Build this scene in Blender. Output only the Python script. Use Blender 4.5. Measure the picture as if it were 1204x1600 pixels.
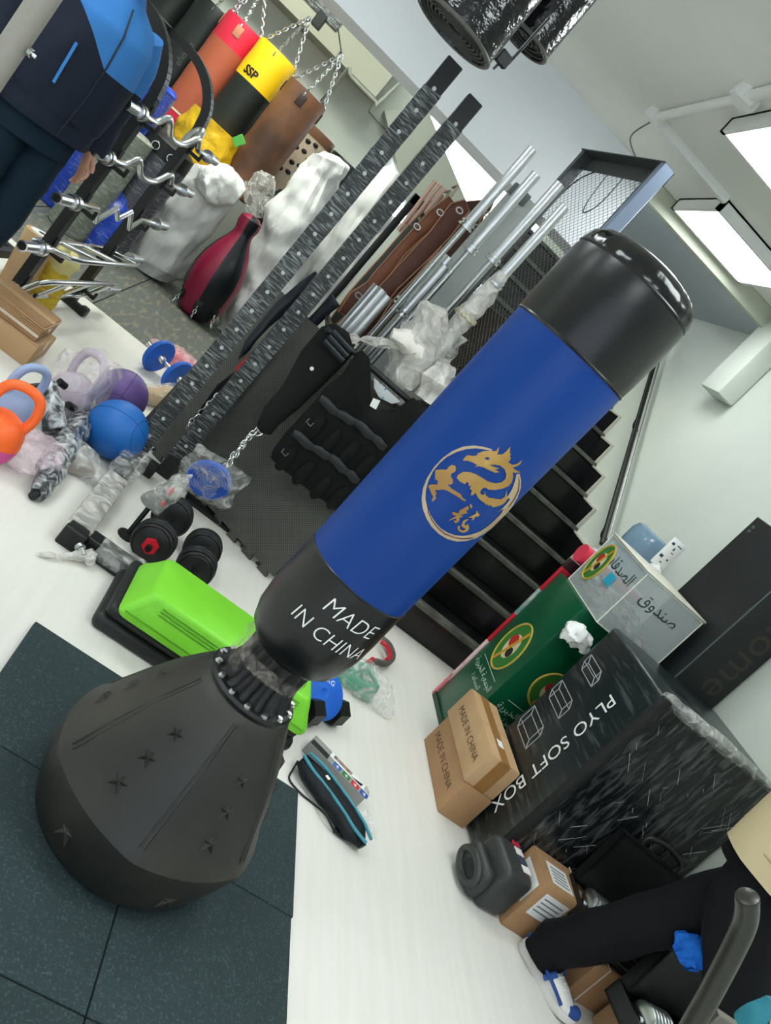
import bpy, bmesh, math, random
from mathutils import Vector, Matrix, noise, geometry
random.seed(7)
for o in list(bpy.data.objects): bpy.data.objects.remove(o)
S = bpy.context.scene
COL = S.collection
PI = math.pi
# ------------------------------------------------------------------ camera (phone held tilted)
F = 1250.0
CAM = Vector((0, 0, 1.45))
RR = Matrix(((0.74198053, -0.07344823, 0.66638596), (0.60424493, -0.35734207, -0.71217604), (0.29043581, 0.93108109, -0.22076014)))
cd = bpy.data.cameras.new('camera'); cd.sensor_fit = 'HORIZONTAL'; cd.sensor_width = 36; cd.lens = F / 1204 * 36
cd.clip_start = 0.02; cd.clip_end = 60
cam = bpy.data.objects.new('camera', cd); COL.objects.link(cam); S.camera = cam
right, down, fwd = RR[0], RR[1], RR[2]
M = Matrix.Identity(4)
for i in range(3):
    M[i][0] = right[i]; M[i][1] = -down[i]; M[i][2] = -fwd[i]; M[i][3] = CAM[i]
cam.matrix_world = M
# ------------------------------------------------------------------ world and exposure
W = bpy.data.worlds.new('world'); S.world = W; W.use_nodes = True
W.node_tree.nodes['Background'].inputs[0].default_value = (0.75, 0.85, 1.0, 1)
W.node_tree.nodes['Background'].inputs[1].default_value = 0.6
S.view_settings.view_transform = 'Standard'; S.view_settings.look = 'None'
S.view_settings.gamma = 1.0; S.view_settings.use_curve_mapping = False
S.view_settings.exposure = -0.06
LAMP_POWER = 17.0      # ceiling panels
SKY_POWER = 6.0        # daylight in the rear window
FILL_POWER = 1.3       # glowing pane added behind the camera

# ------------------------------------------------------------------ helpers
def A(px, py, x=None, y=None, z=None):
    """a point of the place seen at photo pixel (px, py) on the plane x=, y= or z="""
    d = RR.transposed() @ Vector(((px - 602) / F, (py - 800) / F, 1))
    if x is not None: t = (x - CAM.x) / d.x
    elif y is not None: t = (y - CAM.y) / d.y
    else: t = (z - CAM.z) / d.z
    return CAM + d * t
def lin(c):
    return tuple(((v / 255 / 12.92) if v / 255 <= 0.04045 else ((v / 255 + 0.055) / 1.055) ** 2.4) for v in c) + (1,)
MATS = {}
def mat(name, col, rough=0.5, metal=0.0, spec=0.5, bump=None, col2=None, nscale=8, ndetail=4, nlo=0.35, nhi=0.65, stretch=None,
        coat=0, trans=0, alpha=1, ior=1.45, emit=None, sheen=0, rvar=0, space='Object'):
    if name in MATS: return MATS[name]
    m = bpy.data.materials.new(name); m.use_nodes = True; MATS[name] = m
    N, L = m.node_tree.nodes, m.node_tree.links
    b = N['Principled BSDF']
    b.inputs['Base Color'].default_value = lin(col)
    b.inputs['Roughness'].default_value = rough; b.inputs['Metallic'].default_value = metal
    b.inputs['Specular IOR Level'].default_value = spec; b.inputs['IOR'].default_value = ior
    b.inputs['Coat Weight'].default_value = coat; b.inputs['Transmission Weight'].default_value = trans
    b.inputs['Alpha'].default_value = alpha; b.inputs['Sheen Weight'].default_value = sheen
    if emit: b.inputs['Emission Color'].default_value = lin(emit[0]); b.inputs['Emission Strength'].default_value = emit[1]
    if bump or col2 or rvar:
        tc = N.new('ShaderNodeTexCoord'); mp = N.new('ShaderNodeMapping'); L.new(tc.outputs[space], mp.inputs[0])
        if stretch: mp.inputs['Scale'].default_value = stretch
    if col2 or rvar:
        n = N.new('ShaderNodeTexNoise'); n.inputs['Scale'].default_value = nscale; n.inputs['Detail'].default_value = ndetail
        L.new(mp.outputs[0], n.inputs['Vector'])
        mr = N.new('ShaderNodeMapRange'); mr.inputs[1].default_value = nlo; mr.inputs[2].default_value = nhi
        L.new(n.outputs[0], mr.inputs[0])
        if col2:
            mx = N.new('ShaderNodeMix'); mx.data_type = 'RGBA'
            mx.inputs[6].default_value = lin(col); mx.inputs[7].default_value = lin(col2)
            L.new(mr.outputs[0], mx.inputs[0]); L.new(mx.outputs[2], b.inputs['Base Color'])
        if rvar:
            mr2 = N.new('ShaderNodeMapRange'); mr2.inputs[3].default_value = rough; mr2.inputs[4].default_value = rough + rvar
            L.new(mr.outputs[0], mr2.inputs[0]); L.new(mr2.outputs[0], b.inputs['Roughness'])
    if bump:
        n2 = N.new('ShaderNodeTexNoise'); n2.inputs['Scale'].default_value = bump[0]; n2.inputs['Detail'].default_value = 3
        L.new(mp.outputs[0], n2.inputs['Vector'])
        bp = N.new('ShaderNodeBump'); bp.inputs['Strength'].default_value = bump[1]; bp.inputs['Distance'].default_value = bump[2] if len(bump) > 2 else 0.01
        L.new(n2.outputs[0], bp.inputs['Height']); L.new(bp.outputs[0], b.inputs['Normal'])
    return m
WM = {}   # world matrices of empties
class MB:
    def __init__(s): s.v = []; s.f = []; s.mi = []; s.cur = 0
    def add(s, vs, fs, T=None):
        o = len(s.v)
        s.v += [(T @ Vector(p)) if T is not None else Vector(p) for p in vs]
        s.f += [tuple(i + o for i in f) for f in fs]; s.mi += [s.cur] * len(fs); return s
    def box(s, lo, hi, T=None):
        x0, y0, z0 = lo; x1, y1, z1 = hi
        return s.add([(x0,y0,z0),(x1,y0,z0),(x1,y1,z0),(x0,y1,z0),(x0,y0,z1),(x1,y0,z1),(x1,y1,z1),(x0,y1,z1)],
                     [(3,2,1,0),(4,5,6,7),(0,1,5,4),(1,2,6,5),(2,3,7,6),(3,0,4,7)], T)
    def rbox(s, lo, hi, b=0.01, seg=2, T=None, taper=None):
        bm = bmesh.new(); bmesh.ops.create_cube(bm, size=1)
        c = [(lo[i] + hi[i]) / 2 for i in range(3)]; d = [hi[i] - lo[i] for i in range(3)]
        for v in bm.verts:
            k = 1
            if taper and v.co.z > 0: k = taper
            v.co = Vector((c[0] + v.co.x * d[0] * k, c[1] + v.co.y * d[1] * k, c[2] + v.co.z * d[2]))
        bmesh.ops.bevel(bm, geom=list(bm.edges), offset=min(b, min(d) * 0.49), segments=seg, profile=0.5, affect='EDGES')
        bm.verts.index_update()
        s.add([v.co.copy() for v in bm.verts], [tuple(v.index for v in f.verts) for f in bm.faces], T); bm.free(); return s
    def cyl(s, p0, p1, r0, r1=None, n=16, cap=True):
        return s.tube([p0, p1], [r0, r0 if r1 is None else r1], n, cap=cap)
    def tube(s, pts, r, n=10, closed=False, cap=True, flat=1.0, up=None, T=None):
        pts = [Vector(p) for p in pts]; k = len(pts)
        if not isinstance(r, (list, tuple)): r = [r] * k
        vs = []; prev = None
        for i in range(k):
            if closed: t = pts[(i + 1) % k] - pts[i - 1]
            else: t = pts[min(i + 1, k - 1)] - pts[max(i - 1, 0)]
            t = t.normalized() if t.length > 1e-9 else Vector((0, 0, 1))
            if prev is None:
                u = Vector(up) if up else (Vector((0, 0, 1)) if abs(t.z) < 0.9 else Vector((1, 0, 0)))
            else: u = prev
            u = (u - t * u.dot(t)).normalized(); prev = u; w = t.cross(u)
            for j in range(n):
                a = 2 * PI * j / n
                vs.append(pts[i] + (u * math.cos(a) * flat + w * math.sin(a)) * r[i])
        fs = []
        for i in range(k if closed else k - 1):
            i2 = (i + 1) % k
            for j in range(n):
                j2 = (j + 1) % n
                fs.append((i*n+j, i*n+j2, i2*n+j2, i2*n+j))
        if cap and not closed:
            fs.append(tuple(range(n - 1, -1, -1))); fs.append(tuple((k-1)*n + j for j in range(n)))
        return s.add(vs, fs, T)
    def lathe(s, prof, n=32, T=None, rf=None, a0=0, a1=2 * PI, cap=True):
        vs = []; full = abs(a1 - a0 - 2 * PI) < 1e-6; m = n if full else n + 1
        for r, z in prof:
            for j in range(m):
                a = a0 + (a1 - a0) * j / n; q = r * (rf(a, z) if rf else 1)
                vs.append((q * math.cos(a), q * math.sin(a), z))
        fs = []
        for i in range(len(prof) - 1):
            for j in range(n):
                j2 = (j + 1) % m
                fs.append((i*m+j, i*m+j2, (i+1)*m+j2, (i+1)*m+j))
        if full and cap:
            if prof[0][0] > 1e-4: fs.append(tuple(range(m - 1, -1, -1)))
            if prof[-1][0] > 1e-4: fs.append(tuple((len(prof)-1)*m + j for j in range(m)))
        return s.add(vs, fs, T)
    def prism(s, poly, z0, z1, T=None):
        n = len(poly)
        vs = [(p[0], p[1], z0) for p in poly] + [(p[0], p[1], z1) for p in poly]
        fs = [tuple(range(n - 1, -1, -1)), tuple(range(n, 2 * n))] + [(i, (i+1) % n, n + (i+1) % n, n + i) for i in range(n)]
        return s.add(vs, fs, T)
    def grid(s, fn, nu, nv, closed=False, T=None):
        m = nu if closed else nu + 1
        vs = [fn(i / nu, j / nv) for j in range(nv + 1) for i in range(m)]
        fs = [(j*m+i, j*m+(i+1) % m, (j+1)*m+(i+1) % m, (j+1)*m+i) for j in range(nv) for i in range(nu)]
        return s.add(vs, fs, T)
    def ell(s, c, r, n=16, m=10, T=None):
        if not isinstance(r, (list, tuple)): r = (r, r, r)
        prof = [(math.sin(PI * i / m), -math.cos(PI * i / m)) for i in range(m + 1)]
        Tm = Matrix.Translation(Vector(c)) @ Matrix.Diagonal((r[0], r[1], r[2], 1))
        return s.lathe(prof, n, (T @ Tm) if T is not None else Tm)
    def lump(s, pts, rad, n=20, amp=0.03, freq=6, seed=0, flat=1.0, up=None, dens=4, T=None):
        """soft fabric body along a path, with folds"""
        pts = [Vector(p) for p in pts]; P2 = []; R2 = []
        for i in range(len(pts) - 1):
            for q in range(dens):
                t = q / dens; t2 = t * t * (3 - 2 * t) * 0.5 + t * 0.5
                P2.append(pts[i].lerp(pts[i+1], t)); R2.append(rad[i] * (1 - t2) + rad[i+1] * t2)
        P2.append(pts[-1]); R2.append(rad[-1])
        o = len(s.v); s.tube(P2, R2, n, flat=flat, up=up)
        for i in range(o, len(s.v)):
            row = (i - o) // n; c = P2[min(row, len(P2) - 1)]
            d = s.v[i] - c
            k = noise.noise(s.v[i] * freq + Vector((seed, seed * 2.3, 0))) + 0.5 * noise.noise(s.v[i] * freq * 2.3 + Vector((seed, 0, 5)))
            k2 = abs(noise.noise(Vector((math.atan2(d.y, d.x + 1e-6) * 2.2, row * 0.06, seed)))) - 0.25
            s.v[i] = s.v[i] + d.normalized() * amp * (k + k2) if d.length > 1e-6 else s.v[i]
        if T is not None:
            for i in range(o, len(s.v)): s.v[i] = T @ s.v[i]
        return s
    def chain(s, pts, size=0.03, wire=0.004, n=6):
        pts = [Vector(p) for p in pts]; seg = []
        for i in range(len(pts) - 1):
            k = max(1, int((pts[i+1] - pts[i]).length / (size * 0.72)))
            seg += [pts[i].lerp(pts[i+1], q / k) for q in range(k)]
        seg.append(pts[-1])
        for i in range(len(seg) - 1):
            t = (seg[i+1] - seg[i]).normalized(); c = (seg[i] + seg[i+1]) / 2
            u = Vector((0.3, 1, 0.1)); u = (u - t * u.dot(t)).normalized(); w = t.cross(u)
            if i % 2: u, w = w, u
            ring = [c + t * size * 0.5 * math.cos(a) + u * size * 0.3 * math.sin(a) for a in [2 * PI * q / 10 for q in range(10)]]
            s.tube(ring, wire, n, closed=True)
        return s
    def build(s, name, mats, parent=None, local=False, ang=40, smooth=True, kind=None, label=None):
        if not isinstance(mats, (list, tuple)): mats = [mats]
        inv = Matrix.Identity(4)
        if parent is not None and not local: inv = WM[parent.name].inverted()
        me = bpy.data.meshes.new(name); me.from_pydata([inv @ v for v in s.v], [], s.f); 
        for m in mats: me.materials.append(m)
        if len(mats) > 1: me.polygons.foreach_set('material_index', s.mi)
        bm = bmesh.new(); bm.from_mesh(me); bmesh.ops.recalc_face_normals(bm, faces=bm.faces); bm.to_mesh(me); bm.free()
        me.update()
        if smooth: me.shade_smooth(); me.set_sharp_from_angle(angle=math.radians(ang))
        o = bpy.data.objects.new(name, me); COL.objects.link(o)
        WM[o.name] = Matrix.Identity(4)
        if parent is not None:
            o.parent = parent; WM[o.name] = WM[parent.name].copy()
        if kind: o['kind'] = kind
        if label: o['label'] = label
        return o
def tag(o, label, cat, group=None):
    o['label'] = label; o['category'] = cat
    if group: o['group'] = group
    return o
def thing(name, label, cat, loc=(0, 0, 0), rot=0, group=None, mtx=None):
    o = bpy.data.objects.new(name, None); COL.objects.link(o); o.empty_display_size = 0.05
    T = mtx if mtx is not None else Matrix.Translation(Vector(loc)) @ Matrix.Rotation(rot, 4, 'Z')
    o.matrix_world = T; WM[o.name] = T.copy()
    return tag(o, label, cat, group)
def struct(o): o['kind'] = 'structure'; return o
def TM(loc=(0, 0, 0), rz=0, rx=0, ry=0):
    return Matrix.Translation(Vector(loc)) @ Matrix.Rotation(rz, 4, 'Z') @ Matrix.Rotation(ry, 4, 'Y') @ Matrix.Rotation(rx, 4, 'X')
def frame(o, xd, yd, zd=None):
    """matrix with given origin and x / y axes"""
    x = Vector(xd).normalized(); y = Vector(yd); y = (y - x * y.dot(x)).normalized(); z = x.cross(y)
    m = Matrix.Identity(4)
    for i in range(3): m[i][0] = x[i]; m[i][1] = y[i]; m[i][2] = z[i]; m[i][3] = Vector(o)[i]
    return m
def text_mesh(body, size=1.0, ext=0.0, shear=0, align='CENTER', res=3, bold=0, spacing=1.0):
    c = bpy.data.curves.new('lettering', 'FONT'); c.body = body; c.size = size; c.extrude = ext; c.align_x = align; c.align_y = 'CENTER'
    c.resolution_u = res; c.shear = shear; c.offset = bold; c.space_character = spacing
    o = bpy.data.objects.new('lettering', c); COL.objects.link(o)
    bpy.context.view_layer.update()
    me = bpy.data.meshes.new_from_object(o.evaluated_get(bpy.context.evaluated_depsgraph_get()))
    vs = [v.co.copy() for v in me.vertices]; fs = [tuple(p.vertices) for p in me.polygons]
    bpy.data.objects.remove(o); bpy.data.curves.remove(c); bpy.data.meshes.remove(me)
    return vs, fs
def text(body, size, m, parent, T, name='lettering', **k):
    vs, fs = text_mesh(body, size, **k)
    return MB().add(vs, fs, T).build(name, m, parent, smooth=False)
def smooth_path(pts, n=6, closed=False):
    pts = [Vector(p) for p in pts]; out = []; k = len(pts)
    rng = range(k) if closed else range(k - 1)
    for i in rng:
        if closed: p0, p1, p2, p3 = pts[i-1], pts[i], pts[(i+1) % k], pts[(i+2) % k]
        else: p0, p1, p2, p3 = pts[max(i-1, 0)], pts[i], pts[i+1], pts[min(i+2, k-1)]
        for q in range(n):
            t = q / n
            out.append(0.5 * ((2*p1) + (p2-p0)*t + (2*p0-5*p1+4*p2-p3)*t*t + (3*p1-p0-3*p2+p3)*t*t*t))
    if not closed: out.append(pts[-1])
    return out
# ------------------------------------------------------------------ materials of the room
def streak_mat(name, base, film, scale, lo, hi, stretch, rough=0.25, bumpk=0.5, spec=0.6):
    """black goods under wrinkled stretch film: whitish wrinkles and film glints painted as pale streaks, shiny relief"""
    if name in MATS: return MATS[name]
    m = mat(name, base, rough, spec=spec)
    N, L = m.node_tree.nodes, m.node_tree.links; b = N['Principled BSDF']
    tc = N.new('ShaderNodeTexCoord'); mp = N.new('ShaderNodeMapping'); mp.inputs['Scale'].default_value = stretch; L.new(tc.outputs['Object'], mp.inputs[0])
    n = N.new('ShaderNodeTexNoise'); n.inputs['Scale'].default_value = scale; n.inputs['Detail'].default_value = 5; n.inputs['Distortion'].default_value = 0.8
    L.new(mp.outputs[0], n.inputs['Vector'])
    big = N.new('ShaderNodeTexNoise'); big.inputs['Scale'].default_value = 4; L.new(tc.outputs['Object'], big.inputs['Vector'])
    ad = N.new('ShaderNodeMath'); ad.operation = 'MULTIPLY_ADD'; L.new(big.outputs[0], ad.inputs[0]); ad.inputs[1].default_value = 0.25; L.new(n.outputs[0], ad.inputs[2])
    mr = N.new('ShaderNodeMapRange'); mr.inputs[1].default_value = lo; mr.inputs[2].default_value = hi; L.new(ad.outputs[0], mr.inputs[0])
    mx = N.new('ShaderNodeMix'); mx.data_type = 'RGBA'; mx.inputs[6].default_value = lin(base); mx.inputs[7].default_value = lin(film)  # pale streaks also stand for reflections on the film, mixed into the colour
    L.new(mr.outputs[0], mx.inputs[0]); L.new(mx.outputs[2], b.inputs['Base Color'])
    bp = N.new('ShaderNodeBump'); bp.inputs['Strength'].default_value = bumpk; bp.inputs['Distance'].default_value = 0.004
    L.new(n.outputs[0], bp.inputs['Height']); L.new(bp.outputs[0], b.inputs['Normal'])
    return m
def film_mat(name, tint=(235, 235, 230), amount=0.25, scale=14, stretch=(1, 1, 1), hi=0.75):
    """clear crumpled plastic"""
    if name in MATS: return MATS[name]
    m = bpy.data.materials.new(name); m.use_nodes = True; MATS[name] = m
    N, L = m.node_tree.nodes, m.node_tree.links
    b = N['Principled BSDF']; out = N['Material Output']
    b.inputs['Base Color'].default_value = lin(tint); b.inputs['Roughness'].default_value = 0.15; b.inputs['Specular IOR Level'].default_value = 0.8
    tc = N.new('ShaderNodeTexCoord'); mp = N.new('ShaderNodeMapping'); mp.inputs['Scale'].default_value = stretch; L.new(tc.outputs['Object'], mp.inputs[0])
    n = N.new('ShaderNodeTexNoise'); n.inputs['Scale'].default_value = scale; n.inputs['Detail'].default_value = 6; n.inputs['Distortion'].default_value = 1.5; L.new(mp.outputs[0], n.inputs['Vector'])
    bp = N.new('ShaderNodeBump'); bp.inputs['Strength'].default_value = 1.0; bp.inputs['Distance'].default_value = 0.02
    L.new(n.outputs[0], bp.inputs['Height']); L.new(bp.outputs[0], b.inputs['Normal'])
    mr = N.new('ShaderNodeMapRange'); mr.inputs[1].default_value = 0.42; mr.inputs[2].default_value = hi; mr.inputs[3].default_value = amount; mr.inputs[4].default_value = min(1, amount + 0.55)
    L.new(n.outputs[0], mr.inputs[0])
    tr = N.new('ShaderNodeBsdfTransparent'); ms = N.new('ShaderNodeMixShader')
    L.new(mr.outputs[0], ms.inputs[0]); L.new(tr.outputs[0], ms.inputs[1]); L.new(b.outputs[0], ms.inputs[2]); L.new(ms.outputs[0], out.inputs[0])
    return m
WALL = mat('wall_paint', (222, 227, 218), 0.55, bump=(60, 0.05), col2=(214, 220, 211), nscale=1.2)
CEIL = mat('ceiling_paint', (240, 241, 236), 0.6, bump=(40, 0.05), col2=(230, 232, 226), nscale=1.5)
BEAMP = mat('beam_paint', (242, 245, 250), 0.5, col2=(234, 239, 245), nscale=1.0)
FLOOR = mat('white_wood_laminate', (228, 225, 219), 0.38, col2=(222, 219, 210), nscale=5, stretch=(6, 0.35, 1), nlo=0.3, nhi=0.75, rvar=0.08)
STONE = mat('grey_slate', (92, 96, 92), 0.55, col2=(134, 126, 108), nscale=5, stretch=(6, 1.2, 1), nlo=0.52, nhi=0.66, bump=(20, 0.2))
MARBLE = mat('black_marble', (13, 14, 14), 0.24, col2=(22, 24, 23), nscale=5)
NOSE = mat('stair_nosing', (96, 98, 90), 0.3, col2=(60, 62, 58), nscale=12)
CHROME = mat('chrome', (205, 207, 208), 0.26, metal=1.0)
STEEL = mat('zinc_steel', (190, 192, 190), 0.3, metal=1.0, bump=(60, 0.1))
BLACKM = mat('black_powder_coat', (16, 18, 19), 0.42, bump=(120, 0.05))
BLACKP = mat('black_plastic', (14, 15, 16), 0.45, bump=(90, 0.08))
WHITEP = mat('white_plastic', (236, 237, 235), 0.4)
PANEL = mat('lamp_diffuser', (250, 252, 248), 0.5, emit=((242, 250, 252), LAMP_POWER))
PANEL2 = mat('lamp_diffuser_rear', (250, 252, 248), 0.5, emit=((246, 252, 240), LAMP_POWER * 1.4))
DAY = mat('daylight_pane', (240, 245, 250), 0.4, emit=((236, 243, 255), SKY_POWER))
CARD = mat('cardboard', (172, 134, 96), 0.75, col2=(160, 122, 86), nscale=5, bump=(40, 0.08))
CARD2 = mat('cardboard_light', (194, 160, 120), 0.75, col2=(182, 146, 106), nscale=4, bump=(40, 0.08))
PRINT = mat('printed_ink', (92, 68, 46), 0.7)
WHITEI = mat('white_ink', (232, 232, 230), 0.5)
CLEAR = film_mat('clear_film', (236, 236, 232), 0.12)
HAZY = film_mat('hazy_film', (228, 224, 218), 0.42, 10)
# ------------------------------------------------------------------ the room
ZC = 2.89; WX = 2.72; YB = 5.09; YR = 9.4; ZR = 3.9; XL = -4.6; YF = -3.2
YS = 5.46
struct(MB().box((XL, YF, -0.06), (WX + .1, YS, 0)).build('floor', FLOOR))
fl2 = struct(MB().box((XL, YS, -0.08), (WX + .1, YR + .1, -0.012)).build('floor', mat('slate_joint', (58, 60, 58), 0.8)))
sx = [XL, -3.4, -2.5, -1.6, -0.72, 0.12, 1.0, 1.9, WX]
for i in range(len(sx) - 1):
    for j, (y0, y1) in enumerate(((YS, 6.45), (6.45, 7.35), (7.35, 8.35), (8.35, YR))):
        MB().rbox((sx[i] + .003, y0 + .003, -0.03), (sx[i+1] - .003, y1 - .003, 0.0), 0.003, 1).build('stone_slab', STONE, fl2)
struct(MB().box((XL, YF, ZC), (WX, YB + .1, ZC + .12)).build('ceiling', CEIL))
struct(MB().box((XL, YB + .36, ZR), (WX, YR, ZR + .1)).build('ceiling', CEIL))
struct(MB().box((XL, YB, 2.29), (1.40, YB + .36, ZR + .1)).build('trim_1', BEAMP))
struct(MB().box((1.40, YB, 2.77), (WX, YB + 1.25, ZR + .1)).build('trim_7', mat('stairwell_soffit_paint', (188, 198, 206), .55)))
struct(MB().box((WX, YF, 0), (WX + .12, YR + .1, ZR + .1)).build('wall_right', WALL))
struct(MB().box((XL - .12, YF, 0), (XL, YR + .1, ZR + .1)).build('wall_left', WALL))
# unseen wall behind the camera, with a glowing pane added for front light
fw = MB(); fw.box((XL, YF - .12, 0), (-3.6, YF, ZC + .1)); fw.box((1.9, YF - .12, 0), (WX, YF, ZC + .1)); fw.box((-3.6, YF - .12, 0), (1.9, YF, .35)); fw.box((-3.6, YF - .12, 2.45), (1.9, YF, ZC + .1))
struct(fw.build('wall_front', WALL))
struct(MB().box((-3.6, YF - .08, .35), (1.9, YF - .06, 2.45)).build('fill_pane', mat('fill_pane_glow', (235, 240, 250), .3, emit=((222, 232, 255), FILL_POWER))))
# rear wall with its window opening
wx0, wx1, wz0, wz1 = 0.25, 2.1, 1.85, 3.3
bw = MB(); bw.box((XL, YR, 0), (wx0, YR + .15, ZR + .1)); bw.box((wx1, YR, 0), (WX, YR + .15, ZR + .1)); bw.box((wx0, YR, 0), (wx1, YR + .15, wz0)); bw.box((wx0, YR, wz1), (wx1, YR + .15, ZR + .1))
struct(bw.build('wall_back', WALL))
win = struct(MB().box((wx0, YR + .1, wz0), (wx1, YR + .11, wz1)).build('window_1', DAY))
fr = MB()
for a, b in (((wx0, YR + .03, wz0), (wx0 + .04, YR + .09, wz1)), ((wx1 - .04, YR + .03, wz0), (wx1, YR + .09, wz1)), ((wx0, YR + .03, wz0), (wx1, YR + .09, wz0 + .04)), ((wx0, YR + .03, wz1 - .04), (wx1, YR + .09, wz1))): fr.box(a, b)
fr.build('window_frame', WHITEP, win)
# sloping slab of the upper flight crossing the window's left edge
p = [A(668, 172, y=9.0), A(738, 338, y=9.0), A(640, 338, y=9.0), A(600, 172, y=9.0)]
T = Matrix(((1, 0, 0, 0), (0, 0, 1, 0), (0, 1, 0, 0), (0, 0, 0, 1)))
struct(MB().prism([(q.x, q.z) for q in p], 9.0, 9.38, T).build('trim_2', mat('grey_paint', (168, 172, 160), 0.6)))
# bulkhead under the rear ceiling with its pipes
c0 = A(538, 108, y=8.9); c1 = A(586, 152, y=8.9)
struct(MB().box((c0.x - 2.6, 8.9, c1.z), (c1.x, 9.39, ZR)).build('trim_3', mat('cream_paint', (172, 173, 156), 0.6)))
pipe = MB(); zz = c1.z - .03
pipe.tube(smooth_path([(c0.x + .02, 9.38, zz - .6), (c0.x + .02, 8.92, zz), (c0.x + .1, 8.87, zz), (c1.x + .02, 8.87, zz), (c1.x + .06, 8.87, zz + .02), (c1.x + .12, 8.92, zz + .5)], 5), 0.02, 10)
pipe.tube([(c1.x + .02, 8.87, zz), (c1.x + .02, 9.36, zz - .06), (c1.x + .9, 9.36, zz - .1)], 0.008, 8)
struct(pipe.build('trim_4', mat('pipe_paint', (150, 152, 142), 0.4)))
# cornice and pilaster by the lamps
struct(MB().rbox((1.36, YB - .06, 2.77), (WX, YB, ZC), 0.01).build('trim_5', mat('cornice_paint', (196, 200, 182), 0.6)))
struct(MB().rbox((WX - .15, 4.83, 2.27), (WX, YB, ZC), 0.02).build('trim_6', WALL))
# ceiling lamps
def lamp(cx, cy, sx_, sy_, z, label, pm=None):
    t = thing('ceiling_light', label, 'light', (cx, cy, z), 0, 'ceiling light panels')
    m = MB(); h = .07; hx, hy = sx_ / 2, sy_ / 2; w = .025
    for lo, hi in (((-hx, -hy, -h), (-hx + w, hy, 0)), ((hx - w, -hy, -h), (hx, hy, 0)), ((-hx, -hy, -h), (hx, -hy + w, 0)), ((-hx, hy - w, -h), (hx, hy, 0)), ((-hx, -hy, -.01), (hx, hy, 0))): m.box(lo, hi)
    m.build('housing', WHITEP, t, local=True)
    MB().box((-hx + w, -hy + w, -h + .004), (hx - w, hy - w, -h + .012)).build('diffuser', pm or PANEL, t, local=True)
    return t
lamp(1.88, 4.66, .66, .60, ZC, 'bright ceiling light panel beside the white beam', mat('lamp_diffuser_dim', (250, 252, 248), .5, emit=((244, 250, 250), 14.0)))
lamp(1.40, 3.40, .64, .60, ZC, 'bright ceiling light panel at the right edge of the photo', mat('lamp_diffuser_mid', (250, 252, 248), .5, emit=((244, 250, 250), 17.0)))
for i, (x, y) in enumerate(((-1.5, 3.3), (-1.5, 0.9), (1.3, 1.2), (0.1, -1.2), (-3.4, 2.2))):
    lamp(x, y, 1.2, .6, ZC, ['ceiling light panel over the kettlebells, above the frame', 'ceiling light panel left of the camera, out of view', 'ceiling light panel above the handlebar, out of view', 'ceiling light panel behind the camera, out of view', 'ceiling light panel near the left wall, out of view'][i])
lamp(-1.4, 6.9, 1.8, 1.2, ZR, 'ceiling light panel over the hanging bags, out of view', PANEL2)
# surface trunking with two junction boxes
tr = thing('cable_trunking', 'white cable trunking with junction boxes on the ceiling', 'trunking', (A(1020, 182, z=2.86)))
q0 = A(1022, 184, z=2.865); q1 = A(1126, 303, z=2.865); q2 = A(1164, 152, z=2.865); q3 = A(1204, 138, z=2.865)
m = MB(); m.rbox((q0.x, q0.y - .022, 2.845), (q1.x + .05, q0.y + .022, ZC), .004); m.build('duct', WHITEP, tr)
m = MB(); m.tube([(q0.x, q0.y, 2.865), (q2.x, q2.y, 2.865), (q2.x, q2.y - 1.2, 2.865)], .022, 12); m.build('duct', WHITEP, tr)
for q in (q0, q2):
    m = MB(); m.cyl((q.x, q.y, 2.835), (q.x, q.y, ZC), .05, n=20); m.rbox((q.x - .06, q.y - .025, 2.84), (q.x + .06, q.y + .025, ZC), .005); m.rbox((q.x - .025, q.y - .06, 2.84), (q.x + .025, q.y + .06, ZC), .005)
    m.build('junction_box', WHITEP, tr)
m = MB(); e = A(993, 247, y=4.3); m.tube(smooth_path([(q0.x, q0.y, 2.84), (q0.x - .03, q0.y - .02, 2.72), e], 5), .004, 6); m.build('loose_cable', mat('grey_cable', (110, 112, 108), .5), tr)
# ------------------------------------------------------------------ stairs along the right wall
RIS, TRD, Y0, X0 = 0.205, 0.262, 4.08, 1.30
st = MB()
pr = [(Y0, 0)]
NST = 12
for k in range(NST): pr += [(Y0 + k * TRD, (k + 1) * RIS - .03), (Y0 + (k + 1) * TRD, (k + 1) * RIS - .03)]
pr += [(Y0 + NST * TRD, 0)]
T = Matrix(((0, 0, 1, 0), (1, 0, 0, 0), (0, 1, 0, 0), (0, 0, 0, 1)))
stair = struct(MB().prism(pr, X0, WX - .001, T).build('stairs', MARBLE))
for k in range(NST):
    y = Y0 + k * TRD; z = (k + 1) * RIS
    MB().rbox((X0, y - .012, z - RIS + .002), (WX - .002, y + .0, z - .035), .002, 1).build('riser', MARBLE, stair)
    MB().rbox((X0, y - .03, z - .035), (WX - .002, y + TRD - .005, z), .006, 2).build('tread', MARBLE, stair)
    MB().rbox((X0, y - .033, z - .028), (WX - .004, y - .024, z + .003), .003, 1).build('nosing', NOSE, stair)
    MB().rbox((X0, y - .02, z + .0), (WX - .004, y + .035, z + .003), .001, 1).build('grip_strip', NOSE, stair)
    # skirting tile stepping up the wall
    MB().rbox((WX - .018, y + .0, z - .02), (WX - .001, y + TRD * .98, z + .17), .002, 1).build('skirting_tile', MARBLE, stair)
    MB().rbox((WX - .024, y - .012, z - .02), (WX - .001, y + .0, z + .185), .002, 1).build('skirting_edge', mat('mortar', (196, 192, 178), .8), stair)
    MB().rbox((WX - .024, y - .0, z + .17), (WX - .001, y + TRD * .98, z + .185), .002, 1).build('skirting_edge', MATS['mortar'], stair)
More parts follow.
